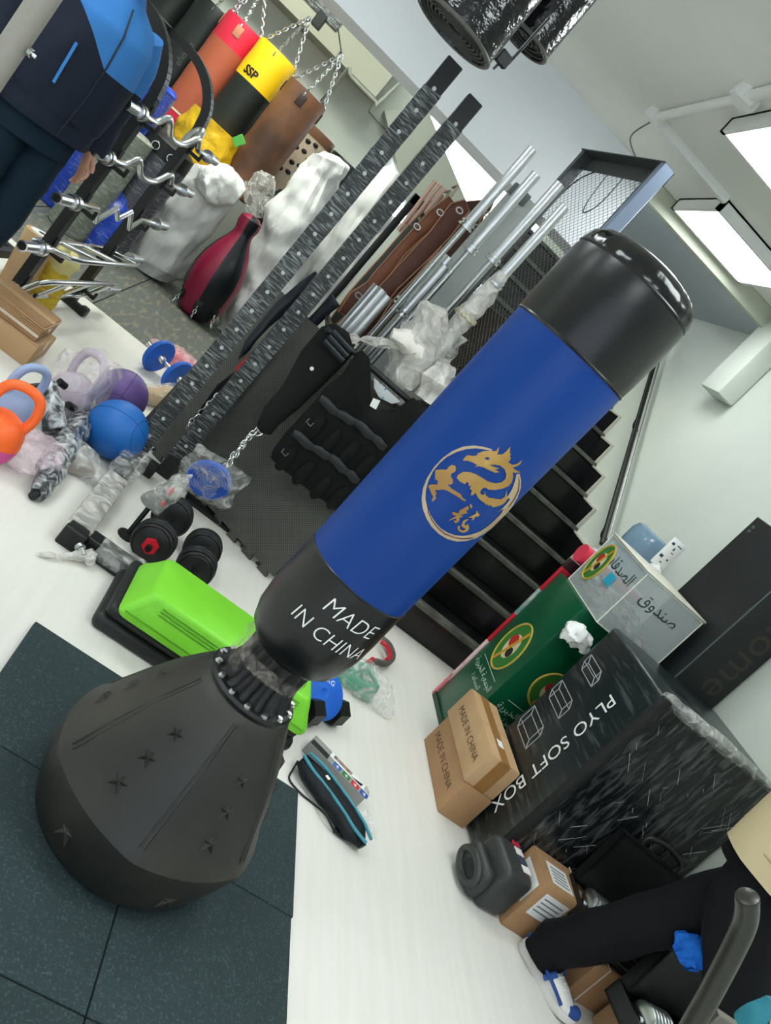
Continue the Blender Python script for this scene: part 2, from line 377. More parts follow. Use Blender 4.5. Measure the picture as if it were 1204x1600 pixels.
# handrail
hr = thing('handrail', 'dark metal handrail fixed to the wall above the stairs', 'handrail', A(945, 830, x=WX - .09))
a = A(940, 850, x=WX - .09); b = A(1016, 588, x=WX - .09); c = b + (b - a) * .55
m = MB(); m.tube([a, b, c], .018, 12); m.build('rail', BLACKM, hr)
m = MB(); m.tube([a + Vector((.03, 0, .02)), b + Vector((.03, 0, .02)), c + Vector((.03, 0, .02))], .008, 8); m.build('rail_edge', STEEL, hr)
for t in (.12, .75):
    q = a.lerp(b, t)
    MB().tube(smooth_path([q, q + Vector((.0, -.05, -.08)), q + Vector((.04, -.02, -.11)), q + Vector((.088, 0, -.1))], 5), .007, 8).build('bracket', BLACKM, hr)
# ------------------------------------------------------------------ rubber mats under the bag
RUB = mat('speckled_rubber', (38, 52, 55), 0.85, col2=(60, 76, 78), nscale=160, ndetail=2, nlo=0.55, nhi=0.7, bump=(120, 0.25, .003))
MX = [0.113, 0.613, 1.112]; MY = [2.150, 1.645, 1.140, 0.640]
who = {(0, 0): 'rubber floor mat at the far left corner of the punching bag', (1, 0): 'rubber floor mat to the right of the bag base, by the drawstring pouch',
       (0, 1): 'rubber floor mat at the lower left, under the near edge of the bag base', (1, 1): 'rubber floor mat at the bottom, right of the mat seam',
       (0, 2): 'rubber floor mat at the bottom left corner of the photo', (1, 2): 'rubber floor mat below the bottom edge, nearest the camera'}
for (i, j), lb in who.items():
    dx = .006 if j >= 1 and i == 1 else 0
    o = MB().rbox((MX[i] + .0015, MY[j+1] + .0015, 0.001), (MX[i+1] - .0015 - dx, MY[j] - .0015, 0.021), 0.004, 2).build('rubber_mat', RUB)
    tag(o, lb, 'mat', 'rubber floor mats')
# ------------------------------------------------------------------ free-standing punching bag
BX, BY = 0.567, 1.64; ZB = 0.0215
bag = thing('punching_bag', 'tall blue and black free-standing punching bag on a black weighted base', 'punching bag', (BX, BY, ZB))
BASE = mat('base_polymer', (35, 35, 32), 0.5, col2=(56, 53, 46), nscale=4, nlo=.45, nhi=.8, bump=(140, .12, .003))
VBLK = mat('black_vinyl', (10, 11, 12), 0.3, bump=(14, .05), spec=.55)
VBLU = mat('blue_vinyl', (0, 54, 128), 0.4, bump=(10, .04), spec=.32)
def oct_(a, k):
    s = PI / 3; q = ((a + 2.705) % s) - s / 2
    return 1 + k * (math.cos(s / 2) / math.cos(q) - .93)
prof = [(0.0, 0.0), (.225, 0.0), (.250, .012), (.262, .04), (.280, .10), (.289, .150), (.290, .172), (.286, .180), (.284, .184), (.267, .212), (.235, .29), (.19, .385), (.140, .468), (.122, .497), (.112, .503), (.0, .503)]
base_o = MB().lathe(prof, 96, rf=lambda a, z: oct_(a, .3 if .1 < z < .45 else .1)).build('base', BASE, bag, local=True, ang=28)
# ridges along the facets, stars on the facets
def base_r(z):
    for i in range(len(prof) - 1):
        if prof[i][1] <= z <= prof[i+1][1] and prof[i+1][1] > prof[i][1]:
            t = (z - prof[i][1]) / (prof[i+1][1] - prof[i][1]); return prof[i][0] * (1 - t) + prof[i+1][0] * t
    return .1
def bp(a, z, off=0.0):
    r = base_r(z) * oct_(a, .3 if .1 < z < .45 else .1) + off
    return Vector((r * math.cos(a), r * math.sin(a), z))
for k in range(6):
    a = k * PI / 3 - 2.705
    for da in (-.022, .022):
        MB().tube([bp(a + da * (1 + z * .8), z, -.0012) for z in (.20, .26, .33, .40, .445, .48)], .0035, 6).build('facet_ridge', BASE, base_o, local=True)
    am = a + PI / 6
    for z, s in ((.255, .030), (.325, .027), (.392, .023), (.095, .036)):
        c = bp(am, z, .0); n = Vector((math.cos(am), math.sin(am), .62 if z > .1 else .1)).normalized()
        T = frame(c, Vector((-math.sin(am), math.cos(am), 0)), n.cross(Vector((-math.sin(am), math.cos(am), 0))))
        vs = []; fs = []
        for q in range(10):
            rr = s if q % 2 == 0 else s * .40
            vs.append((rr * math.sin(q * PI / 5), rr * math.cos(q * PI / 5), -.002))
        vs.append((0, 0, .009 if z > .1 else .006)); fs = [(q, (q + 1) % 10, 10) for q in range(10)]
        MB().add(vs, fs, T).build('star_relief', BASE, base_o, local=True, smooth=False)
# collar, bolts, fluted neck
collar_o = MB().lathe([(.09, .497), (.119, .500), (.121, .510), (.115, .517), (.100, .519), (.0, .519)], 64).build('collar', BLACKP, bag, local=True)
for k in range(14):
    a = 2 * PI * k / 14 + .1
    c = Vector((.107 * math.cos(a), .107 * math.sin(a), .516))
    m = MB(); m.cyl(c, c + Vector((0, 0, .008)), .0075, n=6); m.cyl(c + Vector((0, 0, .0)), c + Vector((0, 0, .002)), .010, n=12); m.build('bolt', STEEL, collar_o, local=True)
nprof = [(.098, .517), (.088, .535), (.082, .556), (.079, .58), (.079, .60), (.080, .62), (.082, .655), (.0, .655)]
MB().lathe(nprof, 168, rf=lambda a, z: 1 + .075 * math.copysign(abs(math.cos(a * 14 + 1.4)) ** .6, math.cos(a * 14 + 1.4)) * (1 if z < .655 else 0)).build('fluted_neck', BLACKP, bag, local=True)
fm = MB()
def wrapf(u, v):
    a = u * 2 * PI; z = .574 + v * .034 + .004 * math.sin(a * 3)
    r = .088 + .003 * noise.noise(Vector((math.cos(a) * 6, math.sin(a) * 6, v * 9)))
    return (r * math.cos(a), r * math.sin(a), z)
fm.grid(wrapf, 60, 6, closed=True)
def wrapg(u, v):
    a = u * 2.2 + 1.6; z = .535 + v * .13; k = noise.noise(Vector((u * 7, v * 5, 2)))
    r = .092 + .012 * k + .012 * math.sin(v * PI)
    return (r * math.cos(a), r * math.sin(a), z)
fm.grid(wrapg, 24, 12)
fm.build('neck_film', film_mat('neck_film', (205, 196, 186), .05, 30, hi=.9), bag, local=True)
# bag body: black foot, blue middle, black head
R1, R2, Z1, Z2, Z3 = .136, .1425, .893, 1.553, 1.745
def rad(z): return R1 + (R2 - R1) * (z - Z1) / (Z2 - Z1)
def wr(k): return lambda a, z: 1 + k * noise.noise(Vector((math.cos(a) * 3, math.sin(a) * 3, z * 9)))
low_o = MB().lathe([(0, .632), (.07, .632), (.098, .640), (.118, .660), (.131, .695), (.137, .74), (.1385, .80), (.1375, .86), (R1 + .0005, Z1)], 72, rf=wr(.008)).build('lower_sleeve', VBLK, bag, local=True)
blue_o = MB().lathe([(rad(Z1 + (Z2 - Z1) * t / 12) , Z1 + (Z2 - Z1) * t / 12) for t in range(13)], 96).build('blue_sleeve', VBLU, bag, local=True)
MB().lathe([(R1 + .0008, Z1 - .002), (R1 + .0022, Z1), (R1 + .0008, Z1 + .002)], 72).build('seam', VBLK, bag, local=True)
MB().lathe([(R2 + .0005, Z2 - .004), (R2 + .0028, Z2 - .001), (R2 + .001, Z2 + .003)], 72).build('seam', VBLK, bag, local=True)
MB().lathe([(R2 + .001, Z2), (R2 + .003, Z2 + .03), (R2 + .0035, Z2 + .11), (R2 + .002, Z2 + .160), (R2 - .001, Z2 + .176)], 72, rf=wr(.006)).build('head_sleeve', VBLK, bag, local=True)
MB().lathe([(R2 - .001, Z2 + .175), (R2 - .001, Z2 + .186), (R2 - .008, Z2 + .204), (R2 - .026, Z2 + .220), (R2 - .06, Z2 + .231), (.04, Z2 + .236), (0, Z2 + .237)], 72,
           rf=lambda a, z: 1 + .012 * math.sin(a * 23) * (1 if z < Z2 + .215 else .4) + .02 * noise.noise(Vector((math.cos(a) * 5, math.sin(a) * 5, z * 20)))).build('head_cap', mat('gloss_vinyl', (9, 11, 12), 0.16, bump=(18, .15)), bag, local=True)
MB().lathe([(R2 + .0005, Z2 + .171), (R2 + .0018, Z2 + .174), (R2 + .0005, Z2 + .177)], 72).build('seam', VBLK, bag, local=True)
# print on the blue sleeve: every traced point is laid on the round surface
GOLD = mat('gold_print', (176, 140, 74), 0.35, metal=.25, col2=(150, 112, 58), nscale=9)
GOLDL = mat('pale_gold_print', (178, 160, 130), 0.35, metal=.2)
MAROON = mat('maroon_print', (84, 30, 40), 0.4)
def on_bag(px, py, zz=None):
    d = (RR.transposed() @ Vector(((px - 602) / F, (py - 800) / F, 1)))
    r = rad(1.2)
    for it in range(4):
        ox, oy = CAM.x - BX, CAM.y - BY
        aa = d.x ** 2 + d.y ** 2; bb = 2 * (ox * d.x + oy * d.y); cc = ox * ox + oy * oy - r * r
        disc = max(bb * bb - 4 * aa * cc, 0); t = (-bb - math.sqrt(disc)) / (2 * aa); q = CAM + d * t
        r = rad(q.z - ZB) if q.z - ZB > Z1 else .137
    return (math.atan2(q.y - BY, q.x - BX), q.z - ZB)
def decal(polys, m, off, name, step=.006, rfun=rad):
    """polys: outlines in (angle, height); even-odd filled, laid on the sleeve"""
    R0 = .139; P2 = []; E2 = []
    for poly in polys:
        o = len(P2); n = len(poly)
        P2 += [Vector((a * R0, z)) for a, z in poly]; E2 += [(o + i, o + (i + 1) % n) for i in range(n)]
    xs = [p.x for p in P2]; ys = [p.y for p in P2]
    x = min(xs)
    while x < max(xs):
        y = min(ys)
        while y < max(ys): P2.append(Vector((x, y))); y += step * 2.1
        x += step
    vo, eo, fo = geometry.delaunay_2d_cdt(P2, E2, [], 0, 1e-6)[:3]
    def inside(c):
        k = False
        for poly in polys:
            n = len(poly)
            for i in range(n):
                x1, y1 = poly[i][0] * R0, poly[i][1]; x2, y2 = poly[(i+1) % n][0] * R0, poly[(i+1) % n][1]
                if (y1 > c.y) != (y2 > c.y) and c.x < (x2 - x1) * (c.y - y1) / (y2 - y1) + x1: k = not k
        return k
    fs = [f for f in fo if inside(sum((vo[i] for i in f), Vector((0, 0))) / len(f))]
    vs = [((rfun(v.y) + off) * math.cos(v.x / R0), (rfun(v.y) + off) * math.sin(v.x / R0), v.y) for v in vo]
    used = sorted({i for f in fs for i in f}); mp = {k: i for i, k in enumerate(used)}
    return MB().add([vs[i] for i in used], [tuple(mp[i] for i in f) for f in fs]).build(name, m, blue_o, local=True)
def Zp(pts, x0=640, y0=680, s=6.02): return [on_bag(x0 + p[0] / s, y0 + p[1] / s) for p in pts]
ring_o = [(770,130),(690,108),(600,97),(500,108),(400,150),(310,215),(230,300),(165,400),(125,500),(112,600),(122,690),(155,780),(205,860),(270,925),(350,975),(440,998),(530,992),(620,965),(700,920),(770,870),(840,810),(900,750),(960,670),(1010,580),(1038,500),(1043,430),(1030,360)]
ring_i = [(1000,365),(985,430),(960,500),(925,560),(890,600),(930,590),(940,600),(900,650),(850,700),(815,722),(880,690),(850,740),(790,800),(735,850),(660,900),(580,930),(500,945),(420,938),(350,912),(290,875),(240,820),(195,750),(165,680),(148,600),(152,520),(175,430),(220,340),(280,265),(350,205),(440,158),(530,132),(620,122),(700,133),(770,146)]
decal([Zp(ring_o + ring_i)], GOLDL, .0012, 'emblem_ring')
head = [(497,240),(520,205),(545,187),(600,195),(640,185),(633,172),(690,150),(760,145),(810,150),(838,105),(830,160),(815,178),(870,180),(905,150),(943,105),(938,165),(950,175),(938,200),(950,213),(935,240),(920,250),(960,275),(1000,270),(1030,250),(1055,228),(1035,270),(1000,292),(965,300),(985,320),(1040,345),(990,352),(965,345),(968,390),(955,440),(925,475),(870,500),(800,512),(735,508),(712,490),(685,496),(662,520),(660,548),(690,560),(706,540),(694,525),(684,538),(692,530),(712,538),(708,560),(740,585),(790,592),(850,600),(890,575),(905,515),(912,560),(905,600),(925,588),(880,640),(840,660),(780,675),(750,650),(742,665),(722,640),(718,660),(700,635),(660,608),(640,585),(615,540),(595,560),(570,565),(585,515),(562,505),(575,470),(552,478),(550,440),(532,440),(518,460),(470,435),(440,400),(455,370),(500,345),(560,345),(620,365),(680,400),(740,435),(800,450),(860,440),(895,410),(905,370),(890,320),(850,285),(800,275),(750,278),(775,290),(840,310),(800,320),(842,345),(800,352),(740,325),(690,300),(650,290),(610,298),(635,280),(590,255),(550,240)]
decal([Zp(head), Zp([(697,218),(725,203),(752,213),(735,235)])], GOLD, .0014, 'emblem_dragon')
man = [(240,370),(243,330),(290,322),(345,325),(375,290),(400,278),(430,290),(435,330),(415,350),(392,360),(385,385),(405,420),(405,450),(385,465),(355,462),(390,500),(440,530),(480,555),(492,585),(527,605),(520,620),(490,608),(470,590),(420,560),(350,520),(320,510),(250,515),(235,515),(253,545),(240,570),(250,590),(225,615),(213,628),(208,605),(222,580),(205,550),(190,510),(175,490),(180,470),(210,462),(258,465),(268,430),(240,415)]
decal([Zp(man)], GOLD, .0014, 'emblem_fighter')
for s in ([(560,650),(575,645),(588,670),(570,688)], [(465,705),(510,680),(545,660),(555,690),(530,710),(540,730),(500,740),(480,745),(455,740)], [(395,720),(440,725),(470,745),(500,760),(470,775),(430,755),(405,750)],
          [(360,805),(390,780),(430,760),(455,765),(468,790),(450,815),(425,825),(410,800),(440,800),(430,780),(385,795)], [(545,770),(580,755),(615,735),(628,705),(640,730),(655,740),(645,760),(610,765),(600,790),(575,800),(590,775)],
          [(500,800),(535,785),(550,790),(520,810),(510,840),(530,845),(545,830),(555,870),(540,900),(500,915),(460,900),(443,870),(455,845),(470,850),(465,880),(500,895),(525,880),(500,865),(480,850)]):
    decal([Zp(s)], GOLD, .0014, 'emblem_character', .003)
for pts in ([(160,630),(178,720),(215,800),(265,865),(330,920),(420,955),(500,966),(590,955),(596,963),(500,975),(418,964),(325,930),(258,872),(206,806),(170,725)], [(1012,365),(1030,430),(1020,520),(985,595),(930,670),(924,664),(978,590),(1012,515),(1021,430)]):
    decal([Zp(pts)], MAROON, .0018, 'emblem_accent', .004)
# white lettering on the lower sleeve, bent round it
def bent_text(body, px0, px1, h, name):
    a0, z0 = on_bag(*px0); a1, z1 = on_bag(*px1)
    vs, fs = text_mesh(body, 1.0, shear=.12, align='LEFT', res=4, bold=-.014)
    xs = [v.x for v in vs]; ys = [v.y for v in vs]; w = max(xs) - min(xs); hh = max(ys) - min(ys); x0 = min(xs); y0 = min(ys)
    out = []
    for v in vs:
        t = (v.x - x0) / w; a = a0 + (a1 - a0) * t; z = z0 + (z1 - z0) * t + (v.y - y0) / hh * h
        r = .1400 if z > .72 else (.1388 - (.72 - z) * .12)
        out.append((r * math.cos(a), r * math.sin(a), z))
    MB().add(out, fs).build(name, WHITEI, low_o, local=True, smooth=False)
bent_text('MADE', (504, 950), (576, 998), .036, 'lettering')
bent_text('IN CHINA', (455, 959), (556, 1029), .034, 'lettering')
# ------------------------------------------------------------------ wrapped rack uprights and base
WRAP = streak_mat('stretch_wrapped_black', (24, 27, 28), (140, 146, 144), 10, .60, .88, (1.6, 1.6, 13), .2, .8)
WRAPB = streak_mat('stretch_wrapped_boxes', (24, 27, 28), (150, 152, 150), 7, .66, .88, (2, 2, 9), .2)
rk = thing('squat_rack', 'black squat rack with two film-wrapped perforated uprights and a long foot', 'rack', (0.06, 3.6, 0))
H = .038
for px_, py_, top in ((.05, 3.57, 2.2), (.213, 3.77, 2.2)):
    up_o = MB().rbox((px_ - H, py_ - H, .0), (px_ + H, py_ + H, top), .004, 1).build('upright', BLACKM, rk)
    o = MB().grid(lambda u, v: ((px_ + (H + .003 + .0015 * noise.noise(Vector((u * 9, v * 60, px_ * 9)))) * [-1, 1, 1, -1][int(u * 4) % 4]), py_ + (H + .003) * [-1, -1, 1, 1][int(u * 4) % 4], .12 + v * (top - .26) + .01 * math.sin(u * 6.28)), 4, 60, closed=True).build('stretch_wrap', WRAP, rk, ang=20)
    for k in range(19):
        z = .2 + k * .104
        m = MB(); m.cyl((px_, py_ - H - .0055, z), (px_, py_ - H + .004, z), .0085, n=12)
        m.build('hole_plug', mat('pale_plug', (176, 180, 178), .5), up_o)
MB().rbox((.018, 2.66, .004), (.092, 3.53, .075), .004, 1).build('foot', BLACKM, rk)
MB().rbox((.012, 2.63, .0), (.098, 2.665, .08), .006, 1).build('foot_cap', BLACKP, rk)
MB().rbox((.10, 2.66, .004), (.46, 2.735, .075), .004, 1).build('cross_member', BLACKM, rk)
MB().rbox((.10, 3.60, .004), (.175, 3.66, .075), .004, 1).build('cross_member', BLACKM, rk)
m = MB(); m.cyl((.10, 2.62, .04), (.12, 2.60, .035), .012, n=8); m.cyl((.09, 2.63, .04), (.10, 2.62, .04), .018, n=12); m.build('bolt', STEEL, rk)
def film_box(lo, hi, seed, amp=.01, n=14):
    m = MB(); m.rbox(lo, hi, .012, 2)
    bm = bmesh.new(); me = bpy.data.meshes.new('tmp'); me.from_pydata([tuple(v) for v in m.v], [], m.f); bm.from_mesh(me)
    bmesh.ops.subdivide_edges(bm, edges=bm.edges[:], cuts=3, use_grid_fill=True)
    for v in bm.verts:
        k = Vector((noise.noise(v.co * 22 + Vector((seed, 0, 0))), noise.noise(v.co * 22 + Vector((0, seed, 0))), noise.noise(v.co * 22 + Vector((0, 0, seed)))))
        v.co += k * amp
    bm.verts.index_update(); r = MB(); r.add([v.co.copy() for v in bm.verts], [tuple(v.index for v in f.verts) for f in bm.faces]); bm.free(); bpy.data.meshes.remove(me); return r
film_box((.008, 2.70, .012), (.102, 3.25, .088), 3).build('foot_film', HAZY, rk)
film_box((.14, 2.652, .012), (.47, 2.745, .086), 5).build('cross_film', CLEAR, rk)
film_box((.0, 3.28, .03), (.12, 3.56, .13), 8, .016).build('foot_film', CLEAR, rk)
m = MB(); q = A(125, 872, z=.02); m.lump([A(60, 866, z=.012), A(95, 870, z=.015), A(118, 870, z=.02), A(138, 868, z=.03), A(143, 880, z=.03)], [.004, .01, .016, .026, .01], 14, .012, 30, 2); m.build('torn_film', HAZY, rk)
# ------------------------------------------------------------------ small training goods on the floor at left
RUBB = mat('plate_rubber', (24, 25, 26), .5, bump=(50, .08))
REDP = mat('red_plastic', (196, 28, 44), .4)
def dumbbell(front, rear, label, r, nut=True):
    front = Vector(front); rear = Vector(rear); ax = (rear - front).normalized()
    t = thing('dumbbell', label, 'dumbbell', (front.x, front.y, 0), 0, 'black plate dumbbells')
    MB().cyl(front - ax * .085, rear + ax * .075, .013, n=12).build('bar', BLACKM, t)
    for c, s in ((front, -1), (rear, 1)):
        T = frame(c, Vector((0, 0, 1)), ax.cross(Vector((0, 0, 1))))
        for k in range(3):
            rr = r - .004 * (k == (0 if s < 0 else 2)); o = (k - 1) * .027
            MB().lathe([(.014, o - .012), (rr * .8, o - .012), (rr * .86, o - .008), (rr * .95, o - .0125), (rr, o - .006), (rr, o + .006), (rr * .95, o + .0125), (.014, o + .012)], 40, T).build('plate', RUBB, t)
        if nut:
            d = ax if T.to_3x3() @ Vector((0, 0, 1)) and s > 0 else -ax
            MB().cyl(c + d * .04, c + d * .062, .032, n=6).build('star_nut', REDP, t)
    return t
dumbbell(A(240, 846, z=.088), A(270, 806, z=.088), 'black plate dumbbell with red star nut beside the rack foot', .086)
dumbbell(A(306, 886, z=.080), A(317, 856, z=.080), 'black plate dumbbell against the green step, without nuts showing', .082, False)
# plunger-like grip: disc, rod, grey cup with red inserts in film
b = A(196, 838, z=0)
t = thing('suction_grip', 'black rod on a round foot with a grey cup and red inserts', 'fitness tool', (b.x, b.y, 0))
m = MB(); m.lathe([(0, 0), (.036, 0), (.039, .006), (.036, .014), (.012, .018), (.0, .018)], 28, TM(b)); m.build('foot', BLACKP, t)
MB().cyl(b + Vector((0, 0, .015)), b + Vector((.0, .03, .16)), .0105, n=12).build('rod', BLACKP, t)
c = b + Vector((0, .03, .16))
MB().lathe([(.050, .0), (.053, .004), (.046, .03), (.028, .06), (.016, .085), (.013, .13), (.0, .135)], 28, TM(c)).build('cup', mat('smoke_plastic', (84, 84, 80), .3), t)
for dx, dz in ((.025, .035), (.02, .1)):
    m = MB(); m.ell(c + Vector((dx, -.02, dz)), (.014, .012, .02)); m.build('insert', REDP, t)
m = MB(); m.lump([c + Vector((.0, .0, .0)), c + Vector((.01, 0, .06)), c + Vector((.03, 0, .14)), c + Vector((.05, 0, .2))], [.055, .052, .04, .008], 18, .012, 24, 4); m.build('film_bag', CLEAR, t)
# blue coil in a clear bag, hung on a chain from the dip belt
BLUE = mat('blue_rubber', (22, 100, 204), .5, col2=(18, 84, 180), nscale=10)
c = A(327, 750, y=3.45)
t = thing('blue_plate', 'blue round weight in a clear bag hanging on the chain', 'weight', (c.x, c.y, c.z - .1))
T = frame(c, Vector((1, 0, .1)), Vector((-.1, -.35, 1)))
m = MB(); m.lathe([(.012, -.015), (.085, -.018), (.101, -.012), (.105, 0), (.101, .012), (.085, .018), (.012, .015)], 40, T); m.build('disc', BLUE, t)
for k in range(5):
    MB().tube([T @ Vector(((.03 + k * .014) * math.cos(a), (.03 + k * .014) * math.sin(a), .017)) for a in [2 * PI * q / 32 for q in range(32)]], .003, 6, closed=True).build('groove_ring', mat('blue_rubber_dark', (16, 60, 150), .5), t)
m = MB(); m.grid(lambda u, v: T @ Vector(((u - .5) * .28 + .01 * math.sin(v * 9), (v - .45) * .28 * (1 - .3 * abs(u - .5)), .026 + .012 * noise.noise(Vector((u * 6, v * 6, 1))) - .08 * ((u - .5) ** 2 + (v - .5) ** 2))), 16, 16); m.build('clear_bag', CLEAR, t)
# ------------------------------------------------------------------ step platform: green top on two black risers
GREEN = mat('lime_plastic', (128, 214, 52), .42, bump=(120, .06), col2=(122, 206, 48), nscale=5)
t = thing('step_platform', 'lime green aerobic step on black stacked risers behind the punching bag', 'step', (.66, 2.46, 0))
DRK = mat('charcoal_plastic', (26, 28, 28), .5, bump=(60, .08))
for x0, x1 in ((.25, .62), (.72, 1.06)):
    m = MB(); m.rbox((x0, 2.31, 0), (x1, 2.70, .058), .025, 3, taper=None); m.build('riser', DRK, t)
    m = MB(); m.rbox((x0 + .015, 2.315, .058), (x1 - .015, 2.68, .108), .022, 3); m.build('riser', DRK, t)
def slab(lo, hi, top_in, r=.03):
    m = MB(); rings = []
    x0, y0, z0 = lo; x1, y1, z1 = hi
    for z, ins in ((z0, .0), (z0 + .012, -.003), (z0 + .03, .0), (z0 + (z1 - z0) * .55, top_in * .45), (z1 - .015, top_in * .85), (z1 - .004, top_in), (z1, top_in + .006)):
        ring = []
        a0, a1, b0, b1 = x0 + ins * 1.6, x1 - ins * 1.6, y0 + ins, y1 - ins
        for cx, cy, st_ in ((a1 - r, b1 - r, 0), (a0 + r, b1 - r, 1), (a0 + r, b0 + r, 2), (a1 - r, b0 + r, 3)):
            for q in range(6): ang_ = st_ * PI / 2 + q / 5 * PI / 2; ring.append((cx + r * math.cos(ang_), cy + r * math.sin(ang_), z))
        rings.append(ring)
    n = len(rings[0]); vs = [p for r_ in rings for p in r_]
    fs = [(i * n + j, i * n + (j + 1) % n, (i + 1) * n + (j + 1) % n, (i + 1) * n + j) for i in range(len(rings) - 1) for j in range(n)]
    fs += [tuple(range(n - 1, -1, -1)), tuple((len(rings) - 1) * n + j for j in range(n))]
    return m.add(vs, fs)
slab((.295, 2.285, .108), (1.045, 2.63, .222), .032).build('top_board', GREEN, t, ang=35)
for k in range(3):
    z = .178 + k * .011
    MB().tube([(.40, 2.3000 + k * .0033, z), (.62, 2.3000 + k * .0033, z)], .0025, 6).build('groove_rib', mat('lime_dark', (96, 170, 36), .5), t)
    MB().tube([(.74, 2.3000 + k * .0033, z), (.96, 2.3000 + k * .0033, z)], .0025, 6).build('groove_rib', MATS['lime_dark'], t)
MB().tube([(.31, 2.2825, .136), (1.03, 2.2825, .136)], .0025, 6).build('edge_line', MATS['lime_dark'], t)
# ------------------------------------------------------------------ balls
def ball(c, r, m, label, seed, seam):
    t = thing('medicine_ball', label, 'ball', (c.x, c.y, 0), 0, 'rubber medicine balls')
    MB().ell(c, r, 48, 32).build('shell', m, t)
    R3 = Matrix.Rotation(seed, 4, 'X') @ Matrix.Rotation(seed * 1.7, 4, 'Y')
    def circ(n, h):
        n = (R3 @ Vector(n)).normalized(); u = n.orthogonal().normalized(); w = n.cross(u); rr = math.sqrt(max(r * r - h * h, 0))
        return [c + n * h + (u * math.cos(a) + w * math.sin(a)) * rr for a in [2 * PI * q / 48 for q in range(48)]]
    for n in ((1, 0, 0), (0, 1, 0)): MB().tube(circ(n, 0), .0022, 6, closed=True).build('seam_groove', seam, t)
    for h in (.82, -.82): MB().tube(circ((0, 0, 1), h * r), .0022, 6, closed=True).build('seam_groove', seam, t)
    return t
BB = mat('ball_blue', (22, 98, 176), .5, bump=(200, .06)); BP = mat('ball_purple', (104, 80, 142), .5, bump=(200, .06))
ball(A(183, 672, z=.135), .135, BB, 'blue rubber medicine ball in front of the purple one', .6, mat('ball_blue_seam', (16, 76, 142), .6))
ball(A(190, 617, z=.128), .128, BP, 'purple rubber medicine ball behind the blue one', 1.9, mat('ball_purple_seam', (84, 62, 118), .6))
# film scrap on the rack foot near the ball
# ------------------------------------------------------------------ dumbbell with blue discs by the slate floor
c0 = A(248, 556, z=.115); c1 = A(277, 589, z=.115)
ax = (c1 - c0).normalized()
t = thing('dumbbell', 'chrome dumbbell with two blue discs on the white floor', 'dumbbell', (c0.x, c0.y, 0))
MB().cyl(c0 - ax * .12, c1 + ax * .16, .014, n=12).build('bar', CHROME, t)
for c in (c0, c1):
    T = frame(c, Vector((0, 0, 1)), ax.cross(Vector((0, 0, 1))))
    MB().lathe([(.014, -.018), (.08, -.02), (.108, -.016), (.115, -.004), (.115, .004), (.108, .016), (.08, .02), (.014, .018)], 36, T).build('disc', BLUE, t)
    MB().lathe([(.014, -.05), (.026, -.05), (.028, -.02), (.028, .03), (.02, .05), (.014, .05)], 16, T).build('collar', CHROME, t)
m = MB(); q = c1 + ax * .12
for k in range(4): m.cyl(q + Vector((0, 0, 0)), q + ax.cross(Vector((0, 0, 1))) * .035 * math.cos(k * PI / 2) + Vector((0, 0, .035 * math.sin(k * PI / 2))), .01, n=8)
m.build('spin_lock', CHROME, t)
PINK = mat('pink_bagged', (226, 60, 96), .4)
b = A(286, 572, z=.07); t = thing('pink_parcel', 'pink skipping rope in clear film behind the blue-disc dumbbell', 'parcel', (b.x, b.y, 0))
m = MB(); m.lump([b + Vector((-.22, .1, -.035)), b + Vector((-.1, .05, -.01)), b, b + Vector((.14, 0, -.01)), b + Vector((.26, -.02, -.04))], [.01, .055, .06, .06, .02], 16, .02, 12, 1); m.build('rope_bundle', PINK, t)
m = MB(); m.lump([b + Vector((-.27, .12, -.03)), b + Vector((-.1, .05, 0)), b + Vector((0, 0, .01)), b + Vector((.16, 0, 0)), b + Vector((.34, -.05, -.05))], [.01, .08, .08, .08, .02], 16, .025, 12, 3); m.build('film', film_mat('pink_film', (244, 200, 204), .35, 9), t)
b = A(262, 622, z=.06); t = thing('brown_parcel', 'small tan parcel in film beside the purple ball', 'parcel', (b.x, b.y, 0))
m = MB(); m.lump([b + Vector((-.16, -.22, -.04)), b + Vector((-.06, -.1, -.01)), b, b + Vector((.1, .1, -.03))], [.03, .06, .07, .02], 14, .02, 14, 8); m.build('paper', mat('tan_paper', (206, 176, 134), .7), t)
m = MB(); m.lump([b + Vector((-.19, -.25, -.03)), b + Vector((-.06, -.1, 0)), b + Vector((0, 0, .01)), b + Vector((.13, .13, -.03))], [.03, .075, .085, .02], 14, .02, 14, 9); m.build('film', CLEAR, t)
# ------------------------------------------------------------------ kettlebells and wrapped handles at the left edge
def kettlebell(c, r, mb, mh, label, rz, tilt=0, two=None):
    T = TM((c[0], c[1], 0), rz, tilt)
    t = thing('kettlebell', label, 'kettlebell', (c[0], c[1], 0), 0, 'coloured kettlebells', mtx=TM((c[0], c[1], 0), rz))
    mm = MB(); prof = [(0, 0), (r * .62, 0), (r * .8, r * .12), (r * .97, r * .5), (r, r * .9), (r * .92, r * 1.35), (r * .7, r * 1.72), (r * .4, r * 1.9), (0, r * 1.95)]
    if two:
        mm.lathe(prof[:5], 36); mm.build('bell', two, t, local=True); mm = MB(); mm.lathe(prof[4:], 36); mm.build('bell_top', mb, t, local=True)
    else: mm.lathe(prof, 36); mm.build('bell', mb, t, local=True)
    h = smooth_path([(-r * .62, 0, r * 1.45), (-r * .78, 0, r * 2.2), (-r * .62, 0, r * 2.85), (-r * .25, 0, r * 3.1), (r * .25, 0, r * 3.1), (r * .62, 0, r * 2.85), (r * .78, 0, r * 2.2), (r * .62, 0, r * 1.45)], 5)
    MB().tube(h, r * .19, 14).build('handle', mh, t, local=True)
    return t
ORG = mat('orange_vinyl', (250, 106, 44), .42); MAG = mat('magenta_vinyl', (214, 74, 150), .4)
kb = A(10, 742, z=0)
